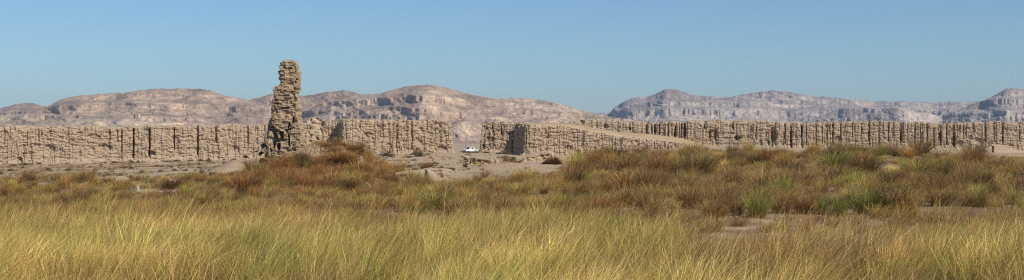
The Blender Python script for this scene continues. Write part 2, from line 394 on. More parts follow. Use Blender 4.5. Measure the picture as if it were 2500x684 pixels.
w = ruin('mudbrick_wall', poly, [(1370, 303), (1395, 296), (1420, 293), (1450, 291), (1500, 292), (1560, 296), (1600, 297), (1660, 295), (1720, 293), (1800, 293), (1860, 296), (1900, 297), (1960, 299), (2000, 298), (2080, 296), (2130, 295), (2200, 296), (2300, 299), (2380, 298), (2420, 296), (2500, 298), (2840, 300)],
    M_WALL, 505, fc, fh, spine=sp, batter=.05, rough=.48)
tag(w, 'longest mudbrick wall, cut into many narrow panels, behind the grassy rise', 'wall', 'ruined enclosure walls')

# sand ramp lying between the sloping wall and the long wall
def sand_ramp():
    fr = tab([(1270, 303), (1330, 303.5), (1390, 306), (1427, 316), (1477, 322), (1521, 331), (1559, 336), (1640, 345), (1760, 361), (1880, 372)])
    bk = tab([(1270, 300), (1398, 301), (1433, 308), (1506, 321), (1588, 325), (1652, 333), (1693, 342), (1740, 356), (1880, 366)])
    px = np.linspace(1290, 1870, 260); n = 26; V = []
    for k in range(n):
        t = k/(n-1)
        yf = np.interp(px, [1279, 1760, 1880], [338.2, 347.0, 346]); yb = np.interp(px, [1378, 2840], [354.5, 348.5])
        Y = yf*(1-t)+yb*t
        Y = np.maximum(Y, yf+.2*k*.1)
        py = fr(px)*(1-t)+bk(px)*t
        z = EYE+(HZ-py)/F*Y+(fbm(px*.03, t*3+px*0, 61, 4)-.5)*.35*math.sin(math.pi*min(1, t+.1))
        V.append(np.stack([X_at(px, Y), Y, z], -1))
    V = np.array(V)
    skirt = V[0].copy(); skirt[:, 2] -= 2.5; skirt[:, 1] += .6
    V = np.concatenate([skirt[None], V], 0)
    tag(obj('sand_slope', np_mesh('sand_slope', V.reshape(-1, 3), grid_faces(len(px), n+1), mat=M_GROUND, col=np.zeros((V.shape[0]*V.shape[1], 3)))), kind='structure')
sand_ramp()

# low crumbled wall between the ridge and the flat
poly, sp = band(1131, 142, 1268, 146, 1.6)
w = ruin('low_ruin', poly, [(1120, 386), (1131, 383), (1165, 386), (1180, 391), (1200, 387), (1235, 385), (1250, 392), (1275, 396)], M_TOWER, 606, (), [(1175, 395, 6, 8, .5), (1242, 394, 5, 6, .5)],
    ds=.07, dz=.06, rnd=.15, win=.35, rough=.85, spine=sp, topnoise=.2, batter=.1)
tag(w, 'low crumbled remnant of a brick wall on the sand before the gap', 'ruin')
poly, sp = band(1262, 150, 1345, 153, 1.4)
w = ruin('low_ruin', poly, [(1255, 396), (1268, 388), (1300, 378), (1330, 372), (1350, 384)], M_TOWER, 616, (), [], ds=.08, dz=.07, rnd=.2, win=.4, rough=.5, spine=sp, topnoise=.25, batter=.2)
tag(w, 'heap of fallen brick rubble against the foot of the sloping wall', 'ruin')
# eroded earth bank in the middle
poly, sp = band(958, 101, 1112, 104.5, 4.2)
w = ruin('earth_bank', poly, [(950, 432), (965, 423), (1000, 418), (1060, 412), (1085, 411), (1118, 414)], M_BANK, 707, C((985, 3, .3, 425, 445), (1003, 4, .3, 424, 445), (1045, 10, .55, 414, 440), (1072, 3, .3, 416, 440)), [],
    ds=.06, dz=.05, rnd=.25, win=.7, rough=.24, spine=sp, topnoise=.12, batter=.12, sink=.8)
tag(w, 'rounded bank of bare grey earth with an eroded face in the grass', 'bank')

# ------------------------------------------------------------------ the tower
TY = 120.0
SIL = [(147.2, 698, 715), (148, 692, 720), (150, 688, 725), (155, 684, 728), (165, 682, 731), (175, 681, 734), (185, 681, 735), (195, 683, 735), (202, 685, 735), (206, 684, 734), (209, 679, 734), (214, 671, 733), (222, 669, 732), (230, 668, 731),
       (240, 667, 732), (250, 666, 733), (262, 665, 735), (280, 664, 736), (290, 661, 737), (300, 657, 738), (310, 655, 740), (320, 654, 742), (340, 653, 745), (360, 650, 748), (380, 646, 752), (395, 641, 757), (420, 632, 765)]
def tower():
    mp = (TY+.4)/F
    py = np.linspace(147.2, 420, 290)[::-1]
    L = np.interp(py, [r[0] for r in SIL], [r[1] for r in SIL]); Rr = np.interp(py, [r[0] for r in SIL], [r[2] for r in SIL])
    z = EYE+(HZ-py)*mp
    na = 420; a = np.linspace(0, 2*np.pi, na, endpoint=False)
    hx = (Rr-L)/2*mp; cx = ((L+Rr)/2-CX)*mp
    hy = np.interp(py, [147, 152, 200, 215, 300, 420], [.3, .7, .8, .95, 1.05, 1.2])
    e = .42
    ca, sa = np.cos(a), np.sin(a)
    sx = np.sign(ca)*np.abs(ca)**e; sy = np.sign(sa)*np.abs(sa)**e
    U = sx[None]*hx[:, None]; W = sy[None]*hy[:, None]
    Z = np.broadcast_to(z[:, None], U.shape)
    P = CX+(cx[:, None]+U)/mp; PYr = np.broadcast_to(py[:, None], U.shape)
    s = np.where(np.abs(sy)[None] > np.abs(sx)[None], U, W*np.sign(sx)[None]+7)      # running length on each face
    seed = 31
    zz = Z+(fbm(s*.8, Z*.2, seed, 3)-.5)*.22
    ch = .135
    row = np.floor(zz/ch); fr = zz/ch-row
    bx = s/.37+.5*(row % 2)+.15*h2(row, row*0, seed); bi = np.floor(bx); fb = bx-bi
    br = h2(bi, row+1000*(np.abs(sy) > np.abs(sx))[None], seed+3)
    front_f = (sy < -.2)[None]*1.0
    d = .11*(br-.5)+.27*np.where(br > .86, (br-.80)*4*.35, 0)
    d += .035*(fr < .2)+.04*(fb < .1)
    d += .16*ss(700, 715, P)*(fbm(s*3.2, Z*3.6, seed+21, 3)-.35)*front_f
    d += .10*ss(.55, .62, vn(s*2.0, zz/.25, seed+6))
    d += .22*ss(.57, .74, fbm(s*1.3, Z*1.3, seed+9, 4))+.08*ss(.52, .7, fbm(s*4, Z*4, seed+10, 3))
    front = (sy < -.2)[None]
    def hole(hx_, hy_, rx, ry, dep, rot=0):
        c, q = math.cos(rot), math.sin(rot)
        dx = (P-hx_); dy = (PYr-hy_)
        u = (dx*c+dy*q)/rx; v = (-dx*q+dy*c)/ry
        n = (fbm(P*.22, PYr*.22, 77, 3)-.5)*2.0
        return dep*(1-ss(.7, 1.15, u*u+v*v+n))*front
    cav = hole(666, 317, 15, 7, .9, .55)+hole(676, 333, 9, 10, 1.0, .2)+hole(683, 342, 10, 5, .9)+hole(691, 333, 4, 13, .9, -.2)+hole(672, 347, 6, 14, .9)+hole(664, 341, 5, 9, .8)+hole(685, 357, 4, 9, .7)
    cav = cav+hole(721, 292, 3.2, 9, .8, .2)+hole(707, 315, 2, 16, .7, .25)+hole(711, 345, 1.8, 16, .6, -.06)+hole(712, 315, 3, 3, .5)+hole(725, 200, 2.5, 3, .4)+hole(729, 195, 3, 2.4, .4)+hole(711, 167, 4, 2.2, .4)
    cav = cav+hole(727, 218, 6, 2, .35)+hole(724, 225, 7, 1.8, .35)+hole(680, 254, 13, 1.6, .3, .05)+hole(676, 262, 13, 1.2, .22)+hole(695, 263, 10, 1.4, .22)+hole(657, 372, 10, 12, 1.1, -.5)+hole(686, 196, 2, 5, .25)
    d = d+cav
    # outward normal of the ring
    nx = np.broadcast_to(np.sign(ca)*np.abs(ca)**(2-e), (1, na)); ny = np.broadcast_to(np.sign(sa)*np.abs(sa)**(2-e), (1, na))
    nn = np.sqrt(nx**2+ny**2)+1e-6; nx, ny = nx/nn, ny/nn
    lim = np.minimum(hx, hy)[:, None]*.8
    d = np.minimum(d, np.maximum(lim, .02))
    Xv = cx[:, None]+U-nx*d; Yv = TY+.4+W-ny*d
    V = np.stack([Xv, Yv, Z], -1)
    cap = V[-1].copy(); cap[:, 0] = cap[:, 0].mean(); cap[:, 1] = cap[:, 1].mean(); cap[:, 2] += .04
    V = np.concatenate([V, cap[None]], 0)
    o = obj('brick_tower', np_mesh('brick_tower', V.reshape(-1, 3), grid_faces(na, V.shape[0], True), mat=M_TOWER, smooth=False))
    tag(o, 'tall leaning remnant of a mudbrick tower standing on the grassy mound', 'tower')
tower()
# lumps of masonry at the foot of the tower
def stump(name, px0, px1, Y, thick, top, mat, seed, label, cat='ruin', holes=(), rough=.4, batter=.1, clefts=()):
    poly, sp = band(px0, Y, px1, Y+.4, thick)
    w = ruin(name, poly, top, mat, seed, clefts, holes, ds=.06, dz=.055, rnd=.25, win=.3, rough=rough, spine=sp, topnoise=.14, batter=batter)
    return tag(w, label, cat)
stump('wall_stub', 742, 797, 123, 1.6, [(732, 300), (744, 294), (755, 287), (764, 286), (772, 289), (780, 295), (790, 297), (797, 312), (805, 340)], M_STUB, 808,
      'pale crumbling stub of brickwork right of the tall tower', holes=[(757, 308, 2.5, 10, .6), (748, 320, 3, 8, .3)], rough=.45)
stump('wall_stub', 618, 664, 118.6, 2.6, [(612, 398), (618, 386), (632, 376), (645, 364), (655, 354), (664, 352)], M_TOWER, 818,
      'broken lump of masonry with a black hollow left of the tall tower', holes=[(646, 384, 13, 13, 1.5), (634, 396, 9, 14, 1.3), (656, 370, 7, 10, 1.3)], rough=.3)
stump('wall_stub', 658, 700, 117.2, 1.2, [(650, 412), (658, 402), (668, 392), (680, 386), (692, 392), (704, 404)], M_STUB, 828,
      'heap of collapsed brick against the front foot of the tall tower', rough=.4, batter=.3)

def ground_Y(px, py):
    """distance at which the line of sight through a pixel meets the ground"""
    Y = np.linspace(14, 190, 1400); z = gz(X_at(px, Y), Y); q = HZ+(EYE-z)*F/Y
    k = np.where(q <= py)[0]
    return float(Y[k[0]]) if len(k) else 160.
# stones: deformed icospheres
def ico(sub):
    bm = bmesh.new(); bmesh.ops.create_icosphere(bm, subdivisions=sub, radius=1)
    V = np.array([v.co[:] for v in bm.verts]); Fc = np.array([[v.index for v in f.verts] for f in bm.faces]); bm.free()
    return V, Fc
def stone_mesh(name, seed, mat, sub=4):
    V, Fc = ico(sub)
    n = fbm(V[:, 0]*1.3+seed*3.1+V[:, 2]*.7, V[:, 1]*1.3+V[:, 2]*1.1, seed, 4)
    m = fbm(V[:, 0]*4+seed+V[:, 2]*3, V[:, 1]*4-V[:, 2]*2, seed+5, 3)
    r = .62+.6*n+.22*(m-.5)
    W = V*r[:, None]; W[:, 2] = np.where(W[:, 2] < 0, W[:, 2]*.5, W[:, 2])
    # a few flat breaks
    g = np.random.default_rng(seed)
    for _ in range(4):
        q = g.normal(size=3); q /= np.linalg.norm(q); q[2] = abs(q[2])*.6
        h = W@q; W -= np.clip(h-.72, 0, None)[:, None]*q[None]*.85
    return np_mesh(name, W, None, Fc, mat=mat, smooth=False)
boulders = [(892, 455, 15, 8, 95, 'pale rounded boulder half sunk in grass below the tower mound'),
    (233, 468, 11, 8, 75, 'small pale boulder beside a large dry tussock, in the grass on the left side'),
    (205, 464, 22, 7, 76, 'flat pale boulder with grass growing over it, on the left side'),
    (418, 441, 17, 6, 108, 'low grey rubble lump behind the grass between the sand and tower'),
    (336, 459, 5, 9, 84, 'small upright pale stone on the flat rock slab'),
    (365, 468, 46, 5, 80, 'long flat pale rock slab lying in brown grass'),
    (284, 436, 38, 6, 118, 'low pale rock hump at the edge of the sandy flat'),
    (878, 392, 13, 10, 122, 'whitish chunk of fallen masonry on the right slope of the tower mound'),
    (915, 398, 22, 7, 124, 'pale heap of fallen masonry beyond the mound, below the wall block'),
    (1577, 433, 10, 5, 82, 'small bright yellowish stone among brown tussocks'),
    (1283, 520, 14, 6, 55, 'brownish stone just showing in the tall grass'),
    (1750, 446, 30, 5, 78, 'flat pale stone slab beneath the tussocks of the grassy rise')]
for k, (px, py, hw, hh, Y, lab) in enumerate(boulders):
    Y = ground_Y(px, py+hh*.8); x, y, z = pos(px, py, Y); mp = Y/F
    g = gz1(x, y)
    o = obj('boulder', stone_mesh('boulder', 50+k, M_BANK if k in (3, 10, 6) else M_STUB if k in (5, 7, 8) else M_ROCK))
    base = g-.05
    top = g+1.9*hh*mp
    o.location = (x, y, base); o.scale = (hw*mp, hw*mp*.8, (top-base)); o.rotation_euler.z = 0
    tag(o, lab, 'boulder')
# rubble: small stones nobody could count
def scatter_stones(name, cx, cy, size, mat, seed, squash=.7):
    V, Fc = ico(1); g = np.random.default_rng(seed); n = len(cx)
    W = V[None]*(1+.45*(g.random((n, len(V)))-.5))[..., None]
    W = W*(size[:, None]*(.6+.8*g.random((n, 3))))[:, None, :]
    W[..., 2] *= squash
    W[..., 0] += cx[:, None]; W[..., 1] += cy[:, None]; W[..., 2] += (gz(cx, cy)+size*.15)[:, None]
    Fa = (Fc[None]+np.arange(n)[:, None, None]*len(V)).reshape(-1, 3)
    return tag(obj(name, np_mesh(name, W.reshape(-1, 3), None, Fa, mat=mat, smooth=False)), kind='stuff')
g = np.random.default_rng(3)
n = 800
cx = X_at(766, 120)+g.normal(0, .9, n); cy = 118.2+g.normal(0, 1.2, n)
scatter_stones('rubble', cx, cy, .04+.12*g.random(n)**2.2, M_TOWER, 5)
n = 1500
pp = g.uniform(1100, 1400, n); yy = 117+g.normal(0, 2.2, n)
scatter_stones('gravel', X_at(pp, yy), yy, .02+.06*g.random(n)**3, M_ROCK, 6)
pp = g.uniform(1480, 2200, 1600); yy = g.uniform(50, 110, 1600)
scatter_stones('pebbles', X_at(pp, yy), yy, .02+.09*g.random(1600)**4, M_ROCK, 7)

pp = g.uniform(-60, 790, 1300); yy = 294+34*(pp+330)/1164-np.abs(g.normal(0, 1.6, 1300))-.2
scatter_stones('rubble', X_at(pp, yy), yy, .06+.3*g.random(1300)**3, M_WALL, 8)
pp = g.uniform(840, 1105, 420); yy = 322+8*(pp-829)/281-np.abs(g.normal(0, 1.5, 420))-.2
scatter_stones('rubble', X_at(pp, yy), yy, .06+.3*g.random(420)**3, M_WALL, 9)
pp = g.uniform(925, 1255, 900); yy = g.uniform(125, 325, 900)
scatter_stones('pebbles', X_at(pp, yy), yy, .03+.16*g.random(900)**4, M_STUB, 10)

# ------------------------------------------------------------------ plastered walls on the right
def bm_box(bm, x0, x1, y0, y1, z0, z1):
    v = [bm.verts.new(p) for p in ((x0, y0, z0), (x1, y0, z0), (x1, y1, z0), (x0, y1, z0), (x0, y0, z1), (x1, y0, z1), (x1, y1, z1), (x0, y1, z1))]
    for f in ((0, 3, 2, 1), (4, 5, 6, 7), (0, 1, 5, 4), (1, 2, 6, 5), (2, 3, 7, 6), (3, 0, 4, 7)): bm.faces.new([v[i] for i in f])
def bm_obj(name, bm, mat, parent=None, bevel=0, smooth=False):
    if bevel: bmesh.ops.bevel(bm, geom=bm.edges[:], offset=bevel, segments=2, affect='EDGES')
    bmesh.ops.recalc_face_normals(bm, faces=bm.faces)
    me = bpy.data.meshes.new(name); bm.to_mesh(me); bm.free(); me.materials.append(mat)
    if smooth:
        for p in me.polygons: p.use_smooth = True
    return obj(name, me, parent)
def prism(bm, pts, y0, y1):
    """outline in x, z extruded from y0 to y1"""
    a = [bm.verts.new((x, y0, z)) for x, z in pts]; b = [bm.verts.new((x, y1, z)) for x, z in pts]
    bm.faces.new(a); bm.faces.new(b[::-1])
    for k in range(len(pts)):
        j = (k+1) % len(pts); bm.faces.new((a[j], a[k], b[k], b[j]))
HY = 250.0
def empty(name, loc, rz=0):
    o = bpy.data.objects.new(name, None); o.location = loc; o.rotation_euler.z = rz; o.empty_display_size = .3
    return link(o)
def hut():
    mp = HY/F; x0 = X_at(2405, HY); zb = gz1(X_at(2440, HY), HY)-.6
    e = empty('roofless_hut', (x0, HY, 0)); q = lambda px: (px-2405)*mp; zz = lambda py: z_at(py, HY)
    bm = bmesh.new()     # front wall with a doorway left open
    prism(bm, [(q(2406), zb), (q(2421.5), zb), (q(2421.5), zz(356)), (q(2406), zz(362.5))], 0, .4)
    prism(bm, [(q(2427), zb), (q(2453), zb), (q(2453), zz(356)), (q(2449), zz(354.5)), (q(2440), zz(353)), (q(2427), zz(353))], 0, .4)
    prism(bm, [(q(2453), zb), (q(2580), zb), (q(2580), zz(369)), (q(2500), zz(368)), (q(2468), zz(365)), (q(2458), zz(359)), (q(2453), zz(356))], 0, .4)
    bm_obj('front_wall', bm, M_PLASTER, e)
    bm = bmesh.new(); prism(bm, [(q(2406), zb), (q(2580), zb), (q(2580), zz(371)), (q(2480), zz(368)), (q(2446), zz(359)), (q(2420), zz(358.5)), (q(2406), zz(364))], 3.2, 3.6); bm_obj('back_wall', bm, M_PLASTER, e)
    bm = bmesh.new(); prism(bm, [(q(2421.5), zz(356)), (q(2427), zz(356)), (q(2427), zz(352)), (q(2421.5), zz(352))], .003, .397); bm_obj('lintel', bm, M_PLASTER, e)
    bm = bmesh.new(); bm_box(bm, q(2421.5)-.3, q(2421.5)-.02, .4, 3.2, zb, zz(359)); bm_box(bm, q(2406)+.01, q(2406)+.35, .4, 3.2, zb, zz(364)); bm_box(bm, q(2430), q(2430)+.3, .4, 3.2, zb, zz(356)); bm_obj('side_wall', bm, M_PLASTER, e)
    bm = bmesh.new(); bm_box(bm, q(2421.7), q(2426.8), .34, .38, zb, zz(356.1)); bm_obj('doorway_dark', bm, plain('doorway_shade', (.12, .085, .06), .8), e)  # dark panel set in the open doorway, standing in for the shade inside
    tag(e, 'small roofless mud plastered building with a dark doorway beside the long wall', 'building')
hut()
def low_wall(px0, px1, Y, py0, py1, label, mat=M_PLASTER, th=.35):
    mp = Y/F; e0 = X_at(px0, Y); L = (px1-px0)*mp; zt0, zt1 = z_at(py0, Y), z_at(py1, Y); zb = min(gz1(e0, Y), gz1(e0+L, Y))-.6
    xs = np.linspace(0, L, 14); top = zt0+(zt1-zt0)*xs/L+rng.normal(0, .025, 14)
    bm = bmesh.new(); prism(bm, [(0, zb), (L, zb)]+[(x, t) for x, t in zip(xs[::-1], top[::-1])], 0, th)
    o = bm_obj('low_wall', bm, mat); o.location = (e0, Y, 0); tag(o, label, 'wall')
low_wall(2228, 2300, 205, 375, 374, 'low straight plastered wall half hidden by tussocks below the long wall')
low_wall(2318, 2362, 200, 376, 375, 'short pale piece of low wall beside a dark bush, right field')
low_wall(2120, 2150, 240, 358, 359, 'tiny stub of pale wall touching the base of the panelled wall')
low_wall(2465, 2560, 190, 389, 389, 'thin pale kerb like wall below the roofless building')
low_wall(2440, 2600, 225, 374, 373, 'long grey mud wall just in front of the roofless building', M_BANK)

# ------------------------------------------------------------------ pickup truck
def truck():
    Y = 420.0; x = X_at(1149, Y); zb = z_at(358.4, Y)-2.02
    e = empty('pickup_truck', (x, Y, zb), R(40))
    white = plain('white_paint', (.8, .81, .82), .35); dark = plain('window_glass', (.03, .04, .05), .1); blk = plain('rubber', (.03, .03, .03), .85); grey = plain('grey_metal', (.35, .38, .40), .45, .3)
    # outline of the cab in x (front is -x) and z
    out = [(-2.55, .5), (-2.58, .95), (-2.45, 1.08), (-1.45, 1.22), (-.72, 1.92), (-.5, 2.0), (.62, 2.02), (.78, 1.95), (.9, 1.2), (.9, .45)]
    bm = bmesh.new(); prism(bm, out, -.85, .85)
    for v in bm.verts:
        if v.co.z > 1.3: v.co.y *= .86
    body = bm_obj('cab', bm, white, e, .04)
    for s in (-1, 1):
        for pts in ([(-1.22, 1.28), (-.62, 1.84), (-.28, 1.86), (-.28, 1.26)], [(-.12, 1.26), (-.12, 1.86), (.58, 1.87), (.72, 1.28)]):
            bm = bmesh.new(); prism(bm, pts, -.012, .012)
            o = bm_obj('side_window', bm, dark, e); o.rotation_euler = (R(-13.2)*s*-1*-1, 0, 0)
            for v in o.data.vertices:
                t = (v.co.z-1.22)/.8; yy = .858+.0*t; v.co.y = s*(np.interp(v.co.z, [1.22, 1.3, 2.0], [.858, .76, .748]))+v.co.y
            o.rotation_euler = (0, 0, 0)
        bm = bmesh.new(); bm_box(bm, -.75, -.6, s*.14-.02, s*.14+.02, .93, .97)
        h = bm_obj('door_handle', bm, grey, e); h.location = (.35, s*.74, .12)
        bm = bmesh.new(); bm_box(bm, -1.36, -1.24, s*.98-.1, s*.98+.1, 1.28, 1.46); bm_obj('mirror', bm, blk, e, .02)
        bm = bmesh.new(); bm_box(bm, -2.6, -2.52, s*.64-.17, s*.64+.17, .78, .95); bm_obj('headlight', bm, plain('lamp_glass', (.75, .77, .78), .1), e, .02)
    bm = bmesh.new()
    v = [bm.verts.new(p) for p in ((-1.44, -.72, 1.262), (-1.44, .72, 1.262), (-.77, .66, 1.905), (-.77, -.66, 1.905))]; bm.faces.new(v)
    g_ = bmesh.ops.extrude_face_region(bm, geom=bm.faces[:])
    for q in g_['geom']:
        if isinstance(q, bmesh.types.BMVert): q.co += __import__('mathutils').Vector((-.022, 0, .022))
    bm_obj('windscreen', bm, dark, e)
    bm = bmesh.new(); bm_box(bm, -2.66, -2.56, -.8, .8, .45, .66); bm_obj('bumper', bm, grey, e, .03)
    bm = bmesh.new()
    bm_box(bm, .98, 2.75, -.85, -.8, .62, 1.18); bm_box(bm, .98, 2.75, .8, .85, .62, 1.18); bm_box(bm, 2.7, 2.75, -.8, .8, .62, 1.18); bm_box(bm, .98, 2.75, -.8, .8, .58, .62); bm_box(bm, .98, 1.03, -.8, .8, .62, 1.2)
    bm_obj('cargo_bed', bm, plain('bluish_paint', (.45, .52, .56), .45), e)
    bm = bmesh.new(); bm_box(bm, 1.02, 1.3, -.8, .8, 1.2, 1.8); bm_obj('headboard', bm, white, e, .03)
    for wx in (-1.75, 1.85):
        for s in (-1, 1):
            bm = bmesh.new(); bmesh.ops.create_cone(bm, cap_ends=True, segments=28, radius1=.37, radius2=.37, depth=.24)
            bmesh.ops.rotate(bm, verts=bm.verts, matrix=__import__('mathutils').Matrix.Rotation(R(90), 3, 'X'))
            wh = empty('wheel', (wx, s*.76, .37)); wh.parent = e
            bm_obj('tyre', bm, blk, wh, .03)
            bm = bmesh.new(); bmesh.ops.create_cone(bm, cap_ends=True, segments=24, radius1=.21, radius2=.21, depth=.26)
            bmesh.ops.rotate(bm, verts=bm.verts, matrix=__import__('mathutils').Matrix.Rotation(R(90), 3, 'X')); bm_obj('rim', bm, grey, wh, .01)
    e.scale = (.86, .86, .86); e.location.z = z_at(358.8, Y)-2.02*.86
    tag(e, 'white pickup truck with a pale bluish bed parked in the gap between walls', 'truck')
truck()
def pole(px, Y, py_top, h, label):
    x = X_at(px, Y); zt = z_at(py_top, Y); zb = gz1(x, Y); m = plain('pole_wood', (.14, .11, .09), .8)
    e = empty('utility_pole', (x, Y, zb)); H = zt-zb
    bm = bmesh.new(); bmesh.ops.create_cone(bm, cap_ends=True, segments=10, radius1=.2, radius2=.13, depth=H+.5)
    for v in bm.verts: v.co.z += H/2-.25
    bm_obj('post', bm, m, e)
    bm = bmesh.new(); bm_box(bm, -1.0, 1.0, .13, .25, H-.6, H-.42); bm_obj('crossarm', bm, m, e)
    for k in (-.85, 0, .85):
        bm = bmesh.new(); bmesh.ops.create_cone(bm, cap_ends=True, segments=8, radius1=.08, radius2=.05, depth=.25)
        for v in bm.verts: v.co += __import__('mathutils').Vector((k, .19, H-.3))
        bm_obj('insulator', bm, plain('ceramic', (.5, .5, .48), .4), e)
    tag(e, label, 'pole')
pole(1137.5, 900, 333, 9, 'thin utility pole on the plain above the white truck')

# ------------------------------------------------------------------ hills
def hill(name, crest, Yc, Lf, base_z, seed, mat, pxr, strata=(), amp=1.0, rows=150, step=1.25, wob=300, tilt=0.0, gul=1.0, curve=None):
    px = np.arange(pxr[0], pxr[1], step); n = len(px)
    T = tab(crest); py = T(px)
    k = 5; ker = np.hanning(2*k+3)[1:-1]; ker /= ker.sum(); pyp = np.pad(py, len(ker)//2, mode='edge'); py = np.convolve(pyp, ker, 'valid')
    mpx = Yc/F; xm = (px-CX)*mpx
    py = py+(fbm(xm/90, xm*0, seed+70, 5, .65)-.5)*6.0*amp+(vn(xm/12, xm*0, seed+71)-.5)*1.6*amp
    D = Yc+(fbm(xm/700, xm*0, seed, 3)-.5)*2*wob+tilt*(px-px.mean())
    if curve is not None:
        kk = np.hanning(61); kk /= kk.sum(); D = D+np.convolve(np.pad(tab(curve)(px), 30, mode='edge'), kk, 'valid')
    Hc = EYE+(HZ-py)/F*D; Hh = np.maximum(Hc-base_z, 3.)
    h = np.linspace(0, 1, rows)
    Z = base_z+Hh[None]*h[:, None]
    XM = np.broadcast_to(xm[None], Z.shape)
    dq = 1.25-.75*h[:, None]+0*Z                       # concave foot, steeper above
    dq = dq+.9*ss(.9, 1, h)[:, None]
    zj = Z+(fbm(XM/400, Z*0, seed+3, 3)-.5)*18
    cl = 0*Z
    for (zc, th, stg) in strata:
        m = np.exp(-((zj-zc)/th)**4)*(.35+.65*ss(.35, .55, fbm(XM/180, Z*0+zc, seed+5, 3)))
        dq = dq*(1-stg*m); cl = np.maximum(cl, m*stg)
        m2 = np.exp(-((zj-zc-th*2.4)/(th*1.2))**2); dq = dq+1.6*stg*m2
    q = np.cumsum(dq, 0); q = (q-q[0])/(q[-1]-q[0])
    off = Lf*(Hh/Hh.mean())**.7
    r = D[None]-off[None]*(1-q)
    env = (np.sin(np.pi*np.clip(h, 0, 1)**.8)**.8)[:, None]*(1-.0*h[:, None])
    warp = (fbm(XM/300, Z/60, seed+9, 4)-.5)*620+(1-h[:, None])*(fbm(XM/260, Z*0, seed+10, 3)-.5)*500
    g1 = 1-np.abs(2*fbm((XM+warp)/420, h[:, None]*.9+0*Z, seed+11, 3)-1)*2.2
    g2 = 1-np.abs(2*fbm((XM+warp*.6)/130, h[:, None]*1.6+0*Z, seed+13, 3)-1)*2.2
    g5 = 1-np.abs(2*fbm((XM+warp*.5)/48, h[:, None]*2.5+0*Z, seed+14, 2)-1)*2.2
    g6 = (1-np.abs(2*fbm((XM+warp*.2)/34, h[:, None]*1.5+0*Z, seed+18, 3)-1)*2.4)
    g3 = fbm(XM/36, Z/22, seed+15, 4)-.5
    g4 = fbm(XM/11, Z/7, seed+17, 3)-.5
    r = r+gul*env*.62*(100*np.clip(.9-g1, 0, 2)+62*np.clip(.9-g2, 0, 2)+30*np.clip(.9-g5, 0, 2)-50)-cl*13*g6-(.25+.75*env)*(52*g3+26*g4)*amp
    r = np.maximum.accumulate(r-.62*Z, 0)+.62*Z
    r = np.minimum(r, r[-1:]+0)
    Xf = (px[None]-CX)/F*r
    V = np.stack([Xf, r, Z], -1)
    back = V[-1].copy(); b1 = back.copy(); b1[:, 1] += Lf*.5; b1[:, 0] *= b1[:, 1]/back[:, 1]; b1[:, 2] = base_z+Hh*.72; b2 = back.copy(); b2[:, 1] += Lf*1.3; b2[:, 0] *= b2[:, 1]/back[:, 1]; b2[:, 2] = base_z-4
    V[0, :, 2] = base_z-6
    V = np.concatenate([V, b1[None], b2[None]], 0)
    tag(obj(name, np_mesh(name, V.reshape(-1, 3), grid_faces(n, V.shape[0]), mat=mat, smooth=True)), kind='structure')
BZ = -6
# far left shoulder and main left hill
hill('hill', [(-500, 278), (-200, 270), (0, 264), (40, 254), (75, 251), (110, 259), (160, 262), (300, 280), (420, 300)], 5200, 700, BZ, 1, M_HILL, (-520, 460), [(95, 9, .8)])
hill('hill', [(-60, 330), (40, 290), (108, 262), (160, 240), (230, 230), (300, 226), (380, 218), (440, 216), (500, 219), (540, 232), (600, 244), (640, 252), (720, 270), (800, 300)], 4300, 620, BZ, 2, M_HILL, (-60, 820), [(62, 5, .6), (100, 6, .65)])
hill('hill', [(-520, 290), (-300, 284), (-60, 285), (0, 282), (60, 277), (130, 278), (190, 288), (230, 300), (270, 318)], 3300, 420, BZ, 3, M_HILL_SP, (-540, 290), [], .8)
hill('hill', [(120, 318), (180, 292), (215, 285), (260, 280), (330, 290), (420, 312)], 3500, 330, BZ, 4, M_HILL_SP, (110, 430), [(40, 5, .5)], .7)
# middle massif with a bright spur
hill('hill', [(560, 268), (600, 246), (640, 236), (665, 228), (745, 234), (800, 224), (840, 219), (885, 230), (930, 231), (1000, 236), (1100, 260)], 4500, 600, BZ, 5, M_HILL, (540, 1100), [(90, 7, .5), (50, 5, .4)])
hill('hill', [(690, 300), (740, 272), (800, 248), (870, 236), (930, 230), (985, 212), (1040, 207), (1085, 213), (1130, 226), (1200, 238), (1250, 249), (1330, 276), (1400, 300)], 4000, 640, BZ, 6, M_HILL, (680, 1420), [(104, 8, .65), (74, 5, .3)],
     curve=[(680, 220), (800, 130), (900, 60), (985, 0), (1030, -110), (1060, -80), (1150, 20), (1300, 120), (1420, 220)])
hill('hill', [(1120, 262), (1200, 243), (1250, 238), (1310, 242), (1380, 256), (1440, 276), (1490, 286), (1540, 293), (1600, 303)], 4700, 560, BZ, 7, M_HILL, (1110, 1620), [(80, 8, .7), (45, 6, .6)])
# far blue hill in the saddle, then the grey range on the right
hill('hill', [(1340, 283), (1420, 277), (1470, 275), (1520, 279), (1620, 285)], 11500, 900, BZ, 8, M_HILL_R, (1330, 1640), [], 1, 60)
SR = [(128, 11, .97), (66, 11, .97), (170, 8, .8)]
hill('hill', [(1470, 290), (1490, 276), (1500, 264), (1520, 250), (1550, 238), (1580, 236), (1600, 230), (1625, 218), (1655, 217), (1690, 232), (1720, 235), (1780, 237), (1830, 240), (1900, 252), (2000, 262), (2100, 280)], 6600, 800, BZ, 9, M_HILL_R, (1465, 2110), SR, gul=.9)
hill('hill', [(1680, 262), (1740, 244), (1780, 236), (1830, 228), (1885, 221), (1930, 226), (1970, 234), (2040, 238), (2080, 245), (2150, 247), (2180, 250), (2200, 246), (2250, 248), (2280, 252), (2300, 248), (2390, 246), (2480, 250), (2700, 260)], 7600, 900, BZ, 10, M_HILL_R, (1670, 2720), [(150, 9, .7), (90, 7, .6)], gul=.9)
hill('hill', [(1960, 300), (2020, 276), (2060, 262), (2120, 261), (2200, 262), (2260, 274), (2330, 296)], 5900, 420, BZ, 11, M_HILL_R, (1950, 2340), [(128, 5, .45)], .8)
